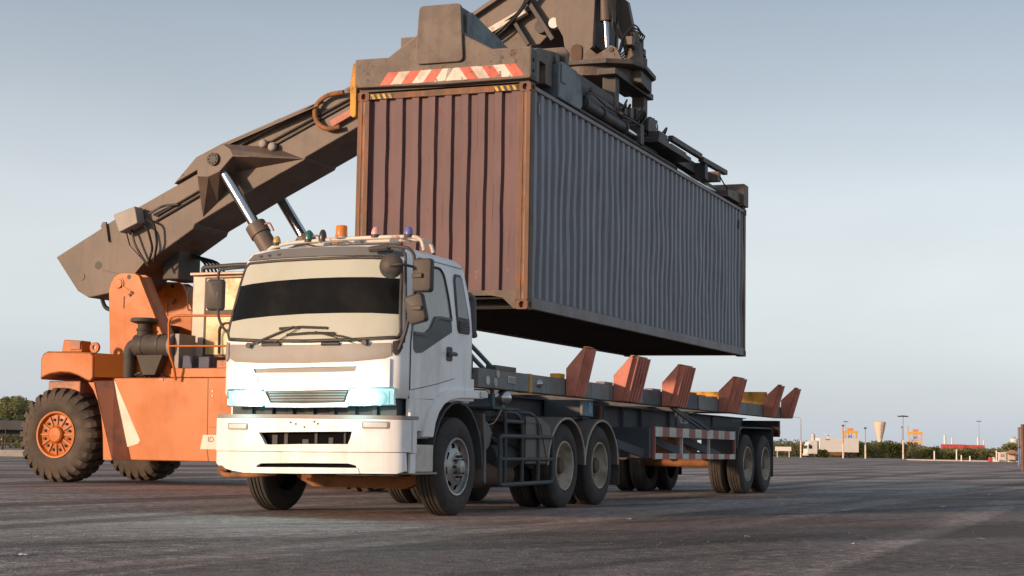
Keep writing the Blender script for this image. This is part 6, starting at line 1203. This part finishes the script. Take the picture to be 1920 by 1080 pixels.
def far_box(px0, px1, D, z0, z1, label, mm):
    a, b = yards(px0, D), yards(px1, D); c = (a + b)/2; w_ = (b - a).length/2; t = Thing('shipping_container', label, 'container', Matrix.Translation((c.x, c.y, z0))); h = z1 - z0
    m = MB(); k = 0
    prof = corr(w_*2/16, w_*2/64, w_*2/64, w_*2/64, 0.08, -w_, w_)
    t.part(corr_panel(prof, 0.1, h - 0.1, lambda x, z, d: (x, -1.2 + d, z), 2, 0.0, 2), 'side_panel', mm)
    m.box((-w_, -1.1, 0.1), (w_, 1.2, h - 0.1)); t.part(m, 'body', mm); 
    for z in (0, h - 0.12): m = MB(); m.box((-w_, -1.22, z), (w_, 1.22, z + 0.12)); t.part(m, 'frame_rail', mm)
    for x in (-w_, w_ - 0.15): m = MB(); m.box((x - 0.001, -1.23, 0), (x + 0.151, -1.0, h)); t.part(m, 'corner_post', mm)
far_box(1767, 1809, 520, 2.2, 4.5, 'left of two red containers above the scrub', 'far_red'); far_box(1810, 1845, 520, 2.2, 4.4, 'right of two red containers above the scrub', 'far_red'); far_box(1698, 1720, 540, 2.6, 4.2, 'dull red container under the right yellow crane', 'axle_orange')
p = yards(1784, 430); t = Thing('van', 'pale van roof showing above scrub below the red containers', 'van', Matrix.Translation(p)); m = MB(); m.prism([(-1.9,0.5),(-1.95,1.4),(-1.5,2.45),(-1.2,2.6),(2.2,2.55),(2.3,0.5)], 1, -0.9, 0.9); t.part(m, 'body', 'far_white', bev=0.1); m = MB(); m.box((-1.2, -0.91, 1.6), (1.9, -0.9, 2.2)); t.part(m, 'side_window', 'far_dark')
for x in (-1.2, 1.5): m = MB(); m.lathe(tyre_prof(0.33, 0.19, 0.2), (x, -0.9, 0.33), (0,1,0), 16); t.part(m, 'wheel', 'tyre')
for px, h_, D, label in ((1753, 1.45, 250, 'white marker post left of the pair by the scrub'), (1794.5, 1.75, 250, 'tall white marker post left of the low bollards'), (1803.5, 0.85, 235, 'low white bollard just right of the tall marker post'), (1819.5, 0.75, 235, 'low white bollard farther right of the tall marker post'), (1869, 1.6, 235, 'grey post left of the cream booth')):
    p = yards(px, D); t = Thing('bollard', label, 'bollard', Matrix.Translation(p), group='white posts along the far edge'); m = MB(); m.cyl((0,0,0), (0,0,h_), 0.11, 0.10, 10); t.part(m, 'post', 'far_white', smooth=40); m = MB(); m.cyl((0,0,h_), (0,0,h_ + 0.05), 0.13, 0.09, 10); t.part(m, 'cap', 'far_pink', smooth=40)
p = yards(1879, 232); t = Thing('guard_booth', 'narrow cream guard booth left of the tiled-roof shelter', 'booth', Matrix.Translation(p)); m = MB(); m.box((-0.45,-0.45,0), (0.45,0.45,1.30)); b_ = t.part(m, 'wall', 'cream_mark', bev=0.02); m = MB(); m.box((-0.55,-0.55,1.30), (0.55,0.55,1.40)); t.part(m, 'roof', 'far_white', bev=0.02); m = MB(); m.box((-0.3,-0.46,0.7), (0.3,-0.451,1.1)); t.part(m, 'window', 'far_grey', b_)
p = yards(1898, 236); t = Thing('shelter', 'small open shelter with a red-brown tiled hip roof', 'shelter', Matrix.Translation(p))
for x in (-0.75, 0.75):
    for y in (-0.6, 0.6): m = MB(); m.box((x - 0.06, y - 0.06, 0), (x + 0.06, y + 0.06, 1.25)); t.part(m, 'post', 'cream_mark')
m = MB(); m.ringloft([[(-1.05,-0.9,1.22),(1.05,-0.9,1.22),(1.05,0.9,1.22),(-1.05,0.9,1.22)], [(-0.15,-0.05,1.80),(0.15,-0.05,1.80),(0.15,0.05,1.80),(-0.15,0.05,1.80)]]); t.part(m, 'roof', 'roof_tile')
m = MB(); m.box((-0.7, 0.5, 0.0), (0.7, 0.6, 1.2)); t.part(m, 'back_wall', 'far_pink'); m = MB(); m.box((-0.6, -0.2, 0.25), (0.6, 0.2, 0.35)); t.part(m, 'bench', 'chassis_brown')
for px, mm, label in ((1857, 'far_red', 'small red road barrier left of the guard booth'), (1863, 'far_white', 'small white road barrier left of the guard booth')):
    p = yards(px, 230); t = Thing('road_barrier', label, 'barrier', Matrix.Translation(p)); m = MB(); m.prism([(-0.3,0),(-0.2,0.25),(-0.12,0.65),(0.12,0.65),(0.2,0.25),(0.3,0)], 1, -0.4, 0.4); t.part(m, 'block', mm, bev=0.03)
# low pavement edge at the far right and far verge
mb = MB(); mb.box((63, 240, 0), (110, 256, 0.12)); struct(mb.build('pavement', 'far_pink'))
mb = MB(); mb.quad((-900, 352, 0.02), (900, 352, 0.02), (900, 1600, 0.02), (-900, 1600, 0.02)); struct(mb.build('verge', 'scrub_green'))
# container stack at the right picture edge
def near_box(x, y, z0, ln, h, yaw, mm, label):
    t = Thing('shipping_container', label, 'container', Matrix.Translation((x, y, z0)) @ Matrix.Rotation(yaw, 4, 'Z'))
    pr = corr(0.28, 0.07, 0.07, 0.07, 0.036, 0.15, ln - 0.15)
    t.part(corr_panel(pr, 0.15, h - 0.08, lambda a, z, d: (a, 0.02 + d, z), 1.0, 0.01, 4), 'side_panel', mm); pr2 = corr(0.24, 0.1, 0.03, 0.08, 0.045, 0.15, 2.29)
    t.part(corr_panel(pr2, 0.15, h - 0.08, lambda a, z, d: (0.02 + d, a, z), 1.0, 0.01, 4), 'end_panel', mm)
    m = MB(); m.box((0.1, 0.1, 0.1), (ln - 0.02, 2.42, h - 0.05)); t.part(m, 'body', mm)
    for u in (0, ln - 0.16):
        for v in (0, 2.28): m = MB(); m.box((u, v, 0), (u + 0.16, v + 0.16, h)); t.part(m, 'corner_post', mm)
    for z in (0, h - 0.09): m = MB(); m.box((0.16, 0, z), (ln - 0.16, 0.06, z + 0.09)); t.part(m, 'frame_rail', mm)
near_box(26.3, 78, 0.06, 6.06, 2.3, R(20), 'post_rust', 'rusty brown container at the right picture edge'); 
near_box(38.75, 118, 0.06, 6.06, 1.35, R(20), 'far_blue', 'blue and white low container beside the rusty one'); near_box(38.75, 118, 1.45, 6.06, 1.5, R(20), 'box_slate_shade', 'grey violet container stacked on the blue one')
# litter on the asphalt
lit = [(6.13, 22.83, 'nearest the right edge'), (4.3, 25.74, 'right of the trailer wheels'), (4.3, 20.68, 'in the middle right'), (9.13, 30.63, 'far right by the stain'), (4.11, 14.09, 'low at the right'), (2.77, 12.94, 'low right of centre'), (1.26, 16.91, 'below the truck rear wheels'), (2.04, 13.8, 'in the right foreground'), (17.74, 67.7, 'on the far dark lane'), (-3.03, 10.16, 'in the lower left corner'), (-5.64, 18.62, 'on the left by the stacker wheel')]
for x, y, pl in lit:
    m = MB(); n = 5; s_ = rng.uniform(0.025, 0.05); g2 = [[m.bm.verts.new(((i/n - .5)*s_*2.2, (j/n - .5)*s_, 0.006 + 0.02*abs(noise.noise(Vector((i*.9 + x, j*.9, y)))))) for j in range(n + 1)] for i in range(n + 1)]
    for i in range(n):
        for j in range(n): m.bm.faces.new((g2[i][j], g2[i+1][j], g2[i+1][j+1], g2[i][j+1]))
    o = m.build('paper_scrap', 'paper', smooth=60); o.location = (x, y, 0.002); o.rotation_euler.z = rng.uniform(0, 3); tag(o, 'pale paper scrap on the asphalt ' + pl, 'litter', 'litter on the asphalt')
